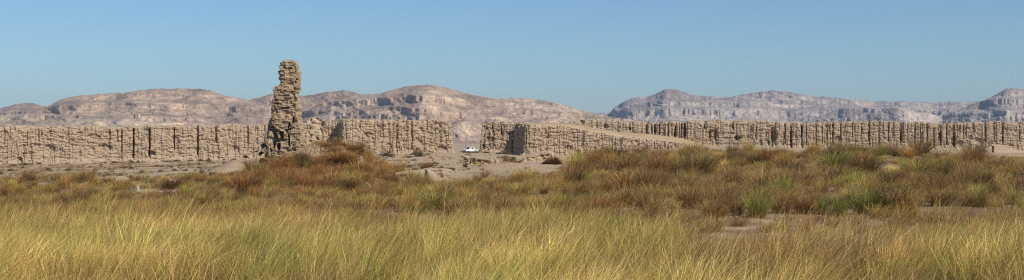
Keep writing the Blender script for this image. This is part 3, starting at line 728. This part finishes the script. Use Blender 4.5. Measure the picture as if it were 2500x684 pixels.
hill('hill', [(2230, 300), (2290, 284), (2340, 268), (2390, 248), (2420, 236), (2440, 226), (2460, 218), (2530, 216), (2700, 208), (3100, 220)], 5600, 760, BZ, 12, M_HILL_R, (2225, 3110), [(100, 7, .65), (150, 7, .65)], gul=.9)

# ------------------------------------------------------------------ grass
def blades(bx, by, bz, L, az, lean, droop, width, c0, c1, segs=2, wind=0.0):
    n = len(bx); hx, hy = np.cos(az), np.sin(az)
    ts = np.linspace(0, 1, segs+1)
    wa = az+np.pi/2+rng.normal(0, .9, n); wx, wy = np.cos(wa), np.sin(wa)
    V, Cc = [], []
    for k, t in enumerate(ts):
        f = np.sin(lean)*t+droop*t*t
        x = bx+L*(hx*f)+wind*L*t*t*.55; y = by+L*hy*f; z = bz+L*np.maximum(np.cos(lean)*t-droop*.55*t*t, -.02)-wind*L*t*t*.1
        wd = width*(1-.75*t)
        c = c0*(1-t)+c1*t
        if k < segs:
            V += [np.stack([x-wx*wd/2, y-wy*wd/2, z], -1), np.stack([x+wx*wd/2, y+wy*wd/2, z], -1)]; Cc += [c, c]
        else:
            V += [np.stack([x, y, z], -1)]; Cc += [c]
    m = len(V)
    V = np.stack(V, 1).reshape(-1, 3); Cc = np.stack(Cc, 1).reshape(-1, 3)
    b = (np.arange(n)*m)[:, None]
    f4 = np.concatenate([b+np.array([[2*k, 2*k+1, 2*k+3, 2*k+2]]) for k in range(segs-1)], 0) if segs > 1 else None
    f3 = b+np.array([[2*(segs-1), 2*(segs-1)+1, 2*segs]])
    return V, f4, f3, Cc
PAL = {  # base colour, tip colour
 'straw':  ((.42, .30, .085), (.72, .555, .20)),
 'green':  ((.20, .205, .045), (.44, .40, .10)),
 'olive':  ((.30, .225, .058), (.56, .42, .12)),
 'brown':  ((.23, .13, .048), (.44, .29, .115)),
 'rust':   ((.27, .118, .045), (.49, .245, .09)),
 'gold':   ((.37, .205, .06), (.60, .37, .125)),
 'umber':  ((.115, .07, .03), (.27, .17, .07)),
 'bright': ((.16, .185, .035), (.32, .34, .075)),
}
def clump_field(cx, cy, n, rad, L, kinds, lean, droop, width, segs, wind, jit=.16, tone=1.0):
    """blades for many clumps at once; n, rad, L, lean, droop, width are per clump"""
    idx = np.repeat(np.arange(len(cx)), n); N = len(idx)
    a = rng.uniform(0, 2*np.pi, N); rr = np.sqrt(rng.random(N))*rad[idx]
    bx = cx[idx]+np.cos(a)*rr; by = cy[idx]+np.sin(a)*rr; bz = gz(bx, by)-.03
    az = a+rng.normal(0, .7, N)
    C0 = np.array([PAL[k][0] for k in kinds]); C1 = np.array([PAL[k][1] for k in kinds])
    v = np.exp(rng.normal(0, jit, N))[:, None]*np.exp(rng.normal(0, .26, len(cx)))[idx][:, None]*np.broadcast_to(tone, (len(cx),))[idx][:, None]
    hue = 1+rng.normal(0, .05, (N, 3))
    ln = np.abs(rng.normal(0, 1, N))*lean[idx]*(.35+.65*rr/np.maximum(rad[idx], .01))
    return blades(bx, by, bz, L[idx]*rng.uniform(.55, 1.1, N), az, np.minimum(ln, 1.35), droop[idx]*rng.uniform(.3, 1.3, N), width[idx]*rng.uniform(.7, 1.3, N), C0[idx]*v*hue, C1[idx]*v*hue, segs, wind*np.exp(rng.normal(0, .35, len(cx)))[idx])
def cat_parts(parts):
    Vs, F4, F3, Cs, o = [], [], [], [], 0
    for V, f4, f3, c in parts:
        Vs.append(V); Cs.append(c); F3.append(f3+o)
        if f4 is not None: F4.append(f4+o)
        o += len(V)
    return np.concatenate(Vs), (np.concatenate(F4) if F4 else None), np.concatenate(F3), np.concatenate(Cs)
def pick(w, n):
    ks = list(w); p = np.array([w[k] for k in ks], float); p /= p.sum()
    return np.array(ks)[rng.choice(len(ks), n, p=p)]
def zone_kinds(px, py, x, y, near=False):
    """which kind of grass grows where"""
    n = len(px); out = np.empty(n, dtype=object)
    patch = fbm(x/5, y/5, 91, 3); gp = fbm(x/3.2, y/4, 97, 3)
    for i in range(n):
        p = {}
        if near:
            t = patch[i]
            p = dict(straw=.58, olive=.38, green=.12, brown=.04, gold=.03)
            if gp[i] > .57: p = dict(green=.45, olive=.35, straw=.2, bright=.06)
            elif t < .36: p = dict(straw=.5, gold=.18, brown=.32)
            if y[i] > 40 and rng.random() < (y[i]-40)/16: p = dict(olive=.3, straw=.35, brown=.2, gold=.25)
        elif px[i] < 960:
            p = dict(brown=.46, rust=.1, olive=.22, gold=.12, umber=.22, green=.04)
            if 560 < px[i] < 960 and py[i] < 450: p = dict(rust=.36, brown=.3, gold=.2, olive=.14, umber=.1)
            if gp[i] > .64: p = dict(olive=.5, green=.2, gold=.3)
        elif px[i] < 1400:
            p = dict(brown=.42, olive=.26, gold=.15, straw=.06, umber=.14, green=.06)
        else:
            p = dict(brown=.46, olive=.14, umber=.2, straw=.14, gold=.14, green=.03, rust=.1)
            if gp[i] > .66: p = dict(green=.2, olive=.4, bright=.03, straw=.25, gold=.1)
        ks = list(p); w = np.array([p[k] for k in ks]); out[i] = ks[int(np.searchsorted(np.cumsum(w)/w.sum(), rng.random()))]
    return list(out)
def sample(y0, y1, dens, margin=190):
    """points over the field between two distances, dens per square metre"""
    w1 = (CX+margin)/F*y1; A = 2*w1*(y1-y0); n = int(A*dens)
    y = rng.uniform(y0, y1, n); x = rng.uniform(-w1, w1, n)
    px = px_of(x, y); k = (px > -margin) & (px < 2500+margin); x, y, px = x[k], y[k], px[k]
    z = gz(x, y); py = HZ+(EYE-z)*F/y
    return x, y, px, py
def meadow():
    parts = []
    # near meadow: one continuous stand
    x, y, px, py = sample(16.5, 62, 4.0, 260)
    k = rng.random(len(x)) > bare(px, py)
    d = fbm(x/2.2, y/2.6, 55, 3); k &= (d > .39) | (rng.random(len(x)) < .35)
    lim = np.interp(px, [-300, 0, 500, 1000, 1500, 1640, 1720, 2180, 2300, 2800], [60, 60, 55, 51, 48, 43, 33, 33, 43, 47])+(fbm(x/4, y/7, 57, 3)-.5)*np.where((px > 1640) & (px < 2250), 9, 20)
    edge = (lim-y)/np.where((px > 1640) & (px < 2250), 7, 16)+.5; k &= rng.random(len(x)) < np.clip(edge, 0, 1)**1.3
    edge = edge[k]
    x, y, px, py, d = x[k], y[k], px[k], py[k], d[k]; n = len(x)
    kinds = zone_kinds(px, py, x, y, True)
    mid = zone_kinds(px, py, x, y); kinds = [b if rng.random() < max(.04, 1.02-e*.66) else a for a, b, e in zip(kinds, mid, edge)]
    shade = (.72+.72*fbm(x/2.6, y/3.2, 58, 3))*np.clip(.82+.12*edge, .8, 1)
    cnt = (70*(.5+1.0*rng.random(n))*np.clip(30/y, .6, 1.15)).astype(int)
    L = (.42+.95*d+.45*rng.random(n)**2)*np.clip(1.1-(y-45)*.02, .75, 1)
    parts.append(clump_field(x, y, cnt, .16+.24*rng.random(n), L, kinds, .26+.3*rng.random(n)**2, .1+.4*rng.random(n), .0062+.005*rng.random(n)+.0001*y, 3, .46, tone=shade))
    # flattened dead stems low in the stand
    k = rng.random(n) < .3
    parts.append(clump_field(x[k]+.2, y[k], (cnt[k]*.6).astype(int), .3+.2*rng.random(k.sum()), L[k]*.7, list(pick(dict(brown=.4, gold=.3, umber=.2, rust=.1), int(k.sum()))), .9+0*y[k], .5+0*y[k], .008+0*y[k], 3, .3))
    # a few tall stalks standing above it
    k = rng.random(n) < .10
    parts.append(clump_field(x[k], y[k], np.full(k.sum(), 2), .1+0*y[k], L[k]*1.6, ['straw']*int(k.sum()), .2+0*y[k], .25+0*y[k], .013+0*y[k], 3, .5))
    # low cover between the tussocks, then bigger clumps in it
    for (y0, y1, dl, db, wl) in ((43, 92, 2.3, .55, .013), (90, 180, .85, .16, .022)):
        x, y, px, py = sample(y0, y1, dl)
        far = y < field_far(px)+rng.normal(0, 2.5, len(x)); tw = (px > 636) & (px < 762) & (y > 117.2) & (y < 124)
        k = (rng.random(len(x)) > bare(px, py)*.9) & far & ~tw
        k &= fbm(x/4, y/4, 65, 3) > np.where(px > 1450, .42, .30)-.12*((px > 560) & (px < 960) & (py < 470))
        x, y, px, py = x[k], y[k], px[k], py[k]; n = len(x); kinds = zone_kinds(px, py, x, y)
        parts.append(clump_field(x, y, (34*(.6+.8*rng.random(n))).astype(int), .3+.3*rng.random(n), .25+.4*rng.random(n), kinds, .6+.3*rng.random(n), .3+.35*rng.random(n), wl*(1+.4*rng.random(n)), 2, .3, tone=.92))
        x, y, px, py = sample(y0, y1, db)
        far = y < field_far(px)+rng.normal(0, 2, len(x)); tw = (px > 630) & (px < 762) & (y > 116.5) & (y < 126)
        k = (rng.random(len(x)) > bare(px, py)*1.3) & far & ~tw & (fbm(x/5, y/5, 75, 3) > .36)
        x, y, px, py = x[k], y[k], px[k], py[k]; n = len(x); kinds = zone_kinds(px, py, x, y)
        parts.append(clump_field(x, y, (110*(.6+.8*rng.random(n))).astype(int), .14+.18*rng.random(n), .5+.5*rng.random(n), kinds, .34+.25*rng.random(n), .15+.4*rng.random(n), wl*(1+.3*rng.random(n)), 3, .38, tone=.92))
    # thick rusty cover on the mound under the tower
    n = 900; px = rng.uniform(585, 975, n); y = rng.uniform(105, 124, n); x = X_at(px, y); py = HZ+(EYE-gz(x, y))*F/y
    k = ~((px > 640) & (px < 760) & (y > 117.4)) & (rng.random(n) > bare(px, py)) & (py > 352)
    x, y = x[k], y[k]; n = len(x); kinds = list(pick(dict(rust=.55, brown=.3, umber=.18, gold=.2, olive=.08), n))
    parts.append(clump_field(x, y, np.full(n, 70), .2+.3*rng.random(n), .3+.45*rng.random(n)**1.5, kinds, .5+.3*rng.random(n), .25+.35*rng.random(n), .024+0*x, 2, .3, tone=.85))
    V, f4, f3, c = cat_parts(parts)
    print('grass verts', len(V))
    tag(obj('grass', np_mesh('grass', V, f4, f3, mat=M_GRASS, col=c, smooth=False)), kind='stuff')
meadow()

# single tussocks: a few shapes per kind, copied
def tussock_mesh(kind, seed, dome=.0, nb=560, width=.017):
    g = np.random.default_rng(seed); n = nb
    a = g.uniform(0, 2*np.pi, n); rr = np.sqrt(g.random(n))*.22
    bx, by = np.cos(a)*rr, np.sin(a)*rr; az = a+g.normal(0, .5, n)
    lean = np.minimum(np.abs(g.normal(0, .5+.35*dome, n)), 1.35); droop = (.18+.5*dome)*g.uniform(.4, 1.4, n)
    L = g.uniform(.6, 1.1, n)*(1-.15*dome)
    c0, c1 = np.array(PAL[kind][0]), np.array(PAL[kind][1]); v = np.exp(g.normal(0, .2, n))[:, None]
    c0 = np.repeat(c0[None], n, 0)*v*.88; c1 = np.repeat(c1[None], n, 0)*v*.88*np.array([.97, 1.0, 1.0])
    # dead blades at the skirt
    dead = g.random(n) < .22; u0, u1 = np.array(PAL['umber'][0]), np.array(PAL['brown'][1])
    c0[dead] = u0; c1[dead] = u1; lean[dead] = np.minimum(lean[dead]+.6, 1.4); L[dead] *= .75
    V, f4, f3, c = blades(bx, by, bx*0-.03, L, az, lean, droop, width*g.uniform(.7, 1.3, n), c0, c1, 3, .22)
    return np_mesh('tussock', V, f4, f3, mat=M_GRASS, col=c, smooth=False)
TM = {k: [tussock_mesh(k, 900+31*j+7*i, dome=d) for i, d in enumerate((0.0, .45))] for j, k in enumerate(PAL)}
TDOME = {k: tussock_mesh(k, 333+j, dome=1.0, nb=560) for j, k in enumerate(('brown', 'rust', 'umber', 'gold'))}
WORD = {'straw': 'straw coloured', 'green': 'green', 'olive': 'olive', 'brown': 'dry brown', 'rust': 'rust red', 'gold': 'golden', 'umber': 'dark withered', 'bright': 'bright green'}
DIM = {}
def dims(me):
    if me.name not in DIM:
        v = np.empty(len(me.vertices)*3, np.float32); me.vertices.foreach_get('co', v); v = v.reshape(-1, 3)
        DIM[me.name] = (float(np.percentile(v[:, 2], 97)), float(np.percentile(v[:, 0], 96)-np.percentile(v[:, 0], 4)))
    return DIM[me.name]
def put_tussock(x, y, h, w, kind, label, group=None, mesh=None):
    me = mesh or TM[kind][int(rng.integers(2))]; dh, dw = dims(me); h, w = h/dh, w/dw
    o = bpy.data.objects.new('tussock', me); COL.objects.link(o)
    o.location = (x, y, gz1(x, y)-.02); o.scale = (w, w, h); o.rotation_euler.z = float(rng.uniform(-.5, .5))
    return tag(o, label, 'tussock', group)
def put_px(px, py, Y, hpx, wpx, kind, label, dome=False, group=None):
    """tussock whose top stands at py when it grows at distance Y"""
    mp = Y/F; x = X_at(px, Y)
    return put_tussock(x, Y, hpx*mp, wpx*mp, kind, label, group, TDOME.get(kind) if dome else None)
heroes = [  # px, py of the foot, height px, width px, kind, dome, label
 (175, 517, 62, 85, 'umber', True, 'large dome of withered dark brown grass beside pale boulders'),
 (1745, 532, 62, 100, 'brown', True, 'drooping dry brown tussock at the near end of the bare sand strip'),
 (1795, 528, 58, 70, 'umber', True, 'dark hollow tussock second along the bare sand strip'),
 (1848, 532, 80, 80, 'green', False, 'green tussock with orange base at the bare sand strip'),
 (1905, 520, 60, 85, 'brown', True, 'shaggy tan tussock behind the middle of the bare sand strip'),
 (1962, 522, 66, 85, 'rust', True, 'reddish drooping tussock behind the bare sand strip'),
 (2008, 524, 58, 36, 'bright', False, 'narrow green tuft between two drooping brown tussocks'),
 (2052, 530, 60, 40, 'bright', False, 'brightest green tuft at the far end of the bare sand strip'),
 (2115, 525, 84, 80, 'green', False, 'tall dull green tussock right of the bright green tuft'),
 (2172, 528, 92, 115, 'umber', True, 'broad dark tussock with black shade inside, right of the sand strip'),
 (2215, 535, 78, 90, 'gold', True, 'golden brown drooping tussock touching the broad dark one'),
 (1352, 399, 20, 50, 'rust', True, 'round red brown tussock like a haystack on the bare ridge'),
 (970, 432, 46, 70, 'gold', True, 'large golden tussock behind the left end of the earth bank'),
 (1040, 414, 26, 50, 'rust', False, 'reddish tussock behind the earth bank'),
 (1135, 655, 80, 60, 'bright', False, 'upright green tuft in the near straw coloured meadow'),
 (1700, 432, 70, 95, 'umber', False, 'dark tall tussock on the crest of the grassy rise'),
 (1712, 425, 78, 60, 'straw', False, 'tall pale straw tussock on the crest in front of a dark one'),
 (1590, 420, 62, 75, 'brown', False, 'wind bent brown tussock in front of the sand ramp'),
 (1655, 420, 55, 60, 'olive', False, 'olive tussock with bare stones at its foot below the sand ramp'),
 (1465, 412, 36, 60, 'umber', True, 'dark flattened tussock below the end of the sloping wall'),
 (2210, 418, 34, 42, 'bright', False, 'dark green tuft shaded at its left on the right hand rise'),
 (1912, 410, 52, 60, 'gold', False, 'yellow based tussock beside a stony bare patch on the rise'),
 (2100, 372, 26, 110, 'umber', True, 'wide dark brown tussock against the foot of the panelled wall'),
 (832, 392, 34, 80, 'gold', False, 'golden tussock at the top of the tower mound beside rubble'),
 (742, 400, 40, 38, 'umber', False, 'dark tussock right under the front of the tower'),
 (850, 402, 40, 80, 'rust', True, 'deep red tussock on the right slope of the tower mound'),
 (690, 405, 30, 60, 'rust', True, 'reddish tussock at the front left foot of the tower'),
 (665, 405, 34, 26, 'green', False, 'upright yellow green tuft near the black hollow'),
 (500, 500, 40, 60, 'olive', False, 'loose olive tussock with tall stalks in the brown band'),
]
HAY = None
for (px, py, hp, wp, kind, dome, lab) in heroes:
    o = put_px(px, py, ground_Y(px, py), hp*(.82 if py > 430 else .7), wp, kind, lab, dome)
    if 'haystack' in lab: HAY = o
taken = [(h[0], h[1]) for h in heroes]
def scatter_group(n, rect, sizes, weights, label, group, dome_p=.3, far=True):
    k = tries = 0
    while k < n and tries < n*40:
        tries += 1
        px, py = float(rng.uniform(rect[0], rect[2])), float(rng.uniform(rect[1], rect[3]))
        if bare(np.array([px]), np.array([py]))[0] > .35: continue
        Y = ground_Y(px, py)
        if Y > field_far(np.array([px]))[0]+2: continue
        s = (sizes[0]+(sizes[1]-sizes[0])*rng.random())*np.interp(py, [rect[1], rect[3]], [.75, 1.1])
        if any(abs(px-a)/(s*.55+8)+abs(py-b)/12 < 1 for a, b in taken[-160:]): continue
        if 636 < px < 762 and 116.8 < Y < 126: continue
        if px > 2380 and py < 402: continue
        if 738 < px < 800 and py < 396: continue
        kind = str(pick(weights, 1)[0]); dome = rng.random() < dome_p and kind in TDOME
        put_px(px, py, Y, s*(.38+.22*rng.random()) if dome else s*(.48+.28*rng.random()), s*(.8+.45*rng.random()), kind, label, dome, group); taken.append((px, py)); k += 1
scatter_group(42, (590, 372, 960, 470), (34, 66), dict(rust=.55, brown=.25, gold=.2, olive=.1, umber=.12), 'dry rusty or brown tussock growing on the mound around the tall tower', 'tussocks on the tower mound')
scatter_group(40, (-20, 440, 600, 505), (34, 62), dict(brown=.5, olive=.12, gold=.1, rust=.12, umber=.3), 'brownish tussock in the dark grass band below the shrub dotted sand', 'tussocks in the brown band on the left')
scatter_group(36, (950, 445, 1430, 525), (40, 76), dict(brown=.4, olive=.3, gold=.2, umber=.1, green=.1), 'wind bent tussock in the tall grass before the earth bank', 'tussocks before the earth bank')
scatter_group(88, (1400, 378, 1960, 515), (44, 88), dict(brown=.46, olive=.15, umber=.26, straw=.1, gold=.14, green=.03, rust=.12), 'wind bent tussock on the stony rise in front of the sand ramp', 'tussocks on the stony rise')
scatter_group(64, (1960, 375, 2530, 510), (48, 92), dict(brown=.46, olive=.18, umber=.24, straw=.12, gold=.14, green=.04, rust=.06), 'wind bent tussock on the rise below the panelled long wall', 'tussocks below the panelled wall')

# low desert shrubs on the sand
def shrub_mesh(seed, c0, c1, n=420):
    g = np.random.default_rng(seed)
    a = g.uniform(0, 2*np.pi, n); q = np.sqrt(g.random(n)); lob = .75+.35*np.sin(a*2+seed)+.2*np.sin(a*3+2*seed)
    bx, by = np.cos(a)*q*.42*lob, np.sin(a)*q*.36*lob; bz = .34*(1-q**2)*lob*g.random(n)
    v = np.exp(g.normal(0, .3, n))[:, None]
    V, f4, f3, c = blades(bx, by, bz, g.uniform(.14, .34, n)*(1.1-.5*q), a+g.normal(0, .9, n), np.minimum(.25+q*.8+np.abs(g.normal(0, .3, n)), 1.35), g.uniform(0, .25, n), g.uniform(.02, .05, n), np.array(c0)[None]*v, np.array(c1)[None]*v, 2, .05)
    return np_mesh('shrub', V, f4, f3, mat=M_GRASS, col=c, smooth=False)
SH = [shrub_mesh(1, (.16, .115, .07), (.30, .22, .135)), shrub_mesh(2, (.17, .12, .07), (.33, .235, .14)), shrub_mesh(3, (.13, .115, .065), (.26, .22, .125)), shrub_mesh(4, (.17, .105, .06), (.30, .19, .11))]
HAY.data = shrub_mesh(9, (.20, .10, .04), (.36, .19, .08), 1500); HAY.scale = (1.75, 1.75, 1.5)
HAY.location.z -= .05
def put_shrub(x, y, w, h, label, group=None, k=None):
    o = bpy.data.objects.new('desert_shrub', SH[int(rng.integers(4)) if k is None else k]); COL.objects.link(o)
    o.location = (x, y, gz1(x, y)-.02); o.scale = (w, w, h); o.rotation_euler.z = float(rng.uniform(0, 6.28)); tag(o, label, 'shrub', group)
k = 0
while k < 182:
    y = float(rng.uniform(150, 297)); px = float(rng.uniform(-40, 640)); x = X_at(px, y)
    if y > 294+34*(px+330)/1164-2: continue
    if math.hypot(x-X_at(572, 205), y-205) < 4.6: continue
    if vn(x/9, y/22, 33) < .3: continue
    s = float(.45+.85*rng.random()**2)
    put_shrub(x, y, s*1.35, s*1.2, 'small dry shrub dotted over the pale sand before the long cracked wall', 'shrubs on the sandy flat'); k += 1
k = 0
while k < 44:
    px = float(rng.uniform(-40, 790)); yw = 294+34*(px+330)/1164; y = yw-float(rng.uniform(.3, 5)); s = float(.9+1.3*rng.random())
    put_shrub(X_at(px, y), y, s*1.2, s*.7, 'low shrub along the foot of the long cracked wall', 'shrubs at the foot of the cracked wall'); k += 1
k = 0
while k < 36:
    y = float(rng.uniform(170, 318)); px = float(rng.uniform(925, 1240))
    if vn(px/30, y/20, 35) < .4: continue
    s = float(.8+1.1*rng.random()**2)
    put_shrub(X_at(px, y), y, s*1.3, s*.7, 'low dry shrub on the bare sand before the wall block and gap', 'shrubs on the sand before the gap'); k += 1
k = 0
while k < 20:
    px = float(rng.uniform(1118, 1262)); y = float(rng.uniform(329, 340)); s = float(1.0+.9*rng.random())
    put_shrub(X_at(px, y), y, s*1.3, s*(.75 if px > 1180 else .55), 'greenish low shrub on the bank below the white truck', 'shrubs on the bank at the gap', 2 if rng.random() < .6 else None); k += 1
def low_scrub():
    y = rng.uniform(165, 297, 1500); px = rng.uniform(-60, 650, 1500); x = X_at(px, y); yw = 294+34*(px+330)/1164
    k = (y < yw-1.5) & (np.hypot(x-X_at(572, 205), y-205) > 4.8) & (vn(x/9, y/22, 33)+.35*ss(220, 290, y) > .42)
    x, y = x[k], y[k]; n = len(x)
    y2 = rng.uniform(112, 322, 900); p2 = rng.uniform(925, 1390, 900); k = (vn(p2/30, y2/20, 36) > .42) & ((p2 < 1250) | (y2 < 160))
    x = np.concatenate([x, X_at(p2[k], y2[k])]); y = np.concatenate([y, y2[k]]); n = len(x)
    kinds = list(pick(dict(brown=.45, umber=.45, olive=.15), n))
    V, f4, f3, c = cat_parts([clump_field(x, y, np.full(n, 40), .14+.36*rng.random(n)**2, .16+.34*rng.random(n)**1.5, kinds, .8+0*x, .2+0*x, .035+0*x, 2, .05)])
    tag(obj('low_scrub', np_mesh('low_scrub', V, f4, f3, mat=M_GRASS, col=c, smooth=False)), kind='stuff')
low_scrub()
for (px, Y, w_, h_, kk, lab) in [(945, 300, 4.0, 4.2, 1, 'large grey brown bush at the foot of the wall block'), (1017, 310, 3.0, 4.4, 0, 'upright dark bush below a crack at the end of the wall block'), (1025, 285, 3.0, 3.2, 2, 'rounded dark bush standing alone on the sand'),
        (1236, 335, 2.4, 3.6, 2, 'grey green bush in the shaded corner of the stepped wall'), (1412, 300, 2.0, 4.0, 2, 'small dark green bush at the foot of the sloping wall'), (1345, 152, 1.4, 1.7, 3, 'reddish bush beside the haystack tussock'),
        (2392, 330, 3.0, 4.8, 0, 'dark bush against the panelled wall left of the roofless building'), (1421, 349, 0, 0, 0, '')]:
    if lab: put_shrub(X_at(px, Y), Y, w_, h_, lab, None, kk)

# ------------------------------------------------------------------ air, sky, sun, camera
SUN_AZ, SUN_EL = 50.0, 40.0      # degrees to the right of straight behind the camera, height
def haze():
    bm = bmesh.new(); bm_box(bm, -8600, 8600, -420, 14900, -9, 420)
    m = bpy.data.materials.new('air'); m.use_nodes = True; t = m.node_tree; t.nodes.clear()
    o = t.nodes.new('ShaderNodeOutputMaterial'); v = t.nodes.new('ShaderNodeVolumePrincipled')
    v.inputs['Color'].default_value = (.60, .75, .98, 1); v.inputs['Density'].default_value = .000046; v.inputs['Anisotropy'].default_value = 0
    t.links.new(v.outputs[0], o.inputs['Volume'])
    ob = bm_obj('haze', bm, m); tag(ob, kind='stuff')
haze()
W = bpy.data.worlds.new('World'); sc.world = W; W.use_nodes = True; t = W.node_tree
bg = t.nodes['Background']; sky = t.nodes.new('ShaderNodeTexSky'); sky.sky_type = 'NISHITA'; sky.sun_disc = False
sky.sun_elevation = R(SUN_EL); sky.altitude = 100; sky.air_density = 1.0; sky.dust_density = .3; sky.ozone_density = 2.0
# direction to the sun: right (+x) and behind the camera (-y)
sd = (math.sin(R(SUN_AZ))*math.cos(R(SUN_EL)), -math.cos(R(SUN_AZ))*math.cos(R(SUN_EL)), math.sin(R(SUN_EL)))
sky.sun_rotation = math.atan2(sd[0], sd[1])
hs = t.nodes.new('ShaderNodeHueSaturation'); hs.inputs['Saturation'].default_value = 1.14; hs.inputs['Value'].default_value = 1.0
t.links.new(sky.outputs[0], hs.inputs['Color']); tm = t.nodes.new('ShaderNodeMix'); tm.data_type = 'RGBA'; tm.blend_type = 'MULTIPLY'; tm.inputs[0].default_value = 1; tm.inputs[7].default_value = (.67, .91, 1.17, 1)
t.links.new(hs.outputs[0], tm.inputs[6]); t.links.new(tm.outputs[2], bg.inputs[0]); bg.inputs[1].default_value = .087
sl = bpy.data.lights.new('sun', 'SUN'); sl.energy = 5.0; sl.angle = R(.53); sl.color = (1, .90, .75)
so = link(bpy.data.objects.new('sun', sl))
from mathutils import Vector
so.rotation_euler = Vector(sd).to_track_quat('Z', 'Y').to_euler()
cam = bpy.data.cameras.new('camera'); cam.sensor_width = 36; cam.lens = 18/math.tan(R(20)); cam.clip_start = .1; cam.clip_end = 40000
co = link(bpy.data.objects.new('camera', cam)); co.location = (0, 0, EYE); co.rotation_euler = (R(90), 0, 0); sc.camera = co
sc.view_settings.view_transform = 'Standard'; sc.view_settings.look = 'None'; sc.view_settings.exposure = 0; sc.view_settings.gamma = 1; sc.view_settings.use_curve_mapping = False
sc.cycles.use_denoising = False; sc.cycles.filter_width = 1.15; sc.cycles.max_bounces = 6; sc.cycles.transparent_max_bounces = 8; sc.cycles.volume_bounces = 0
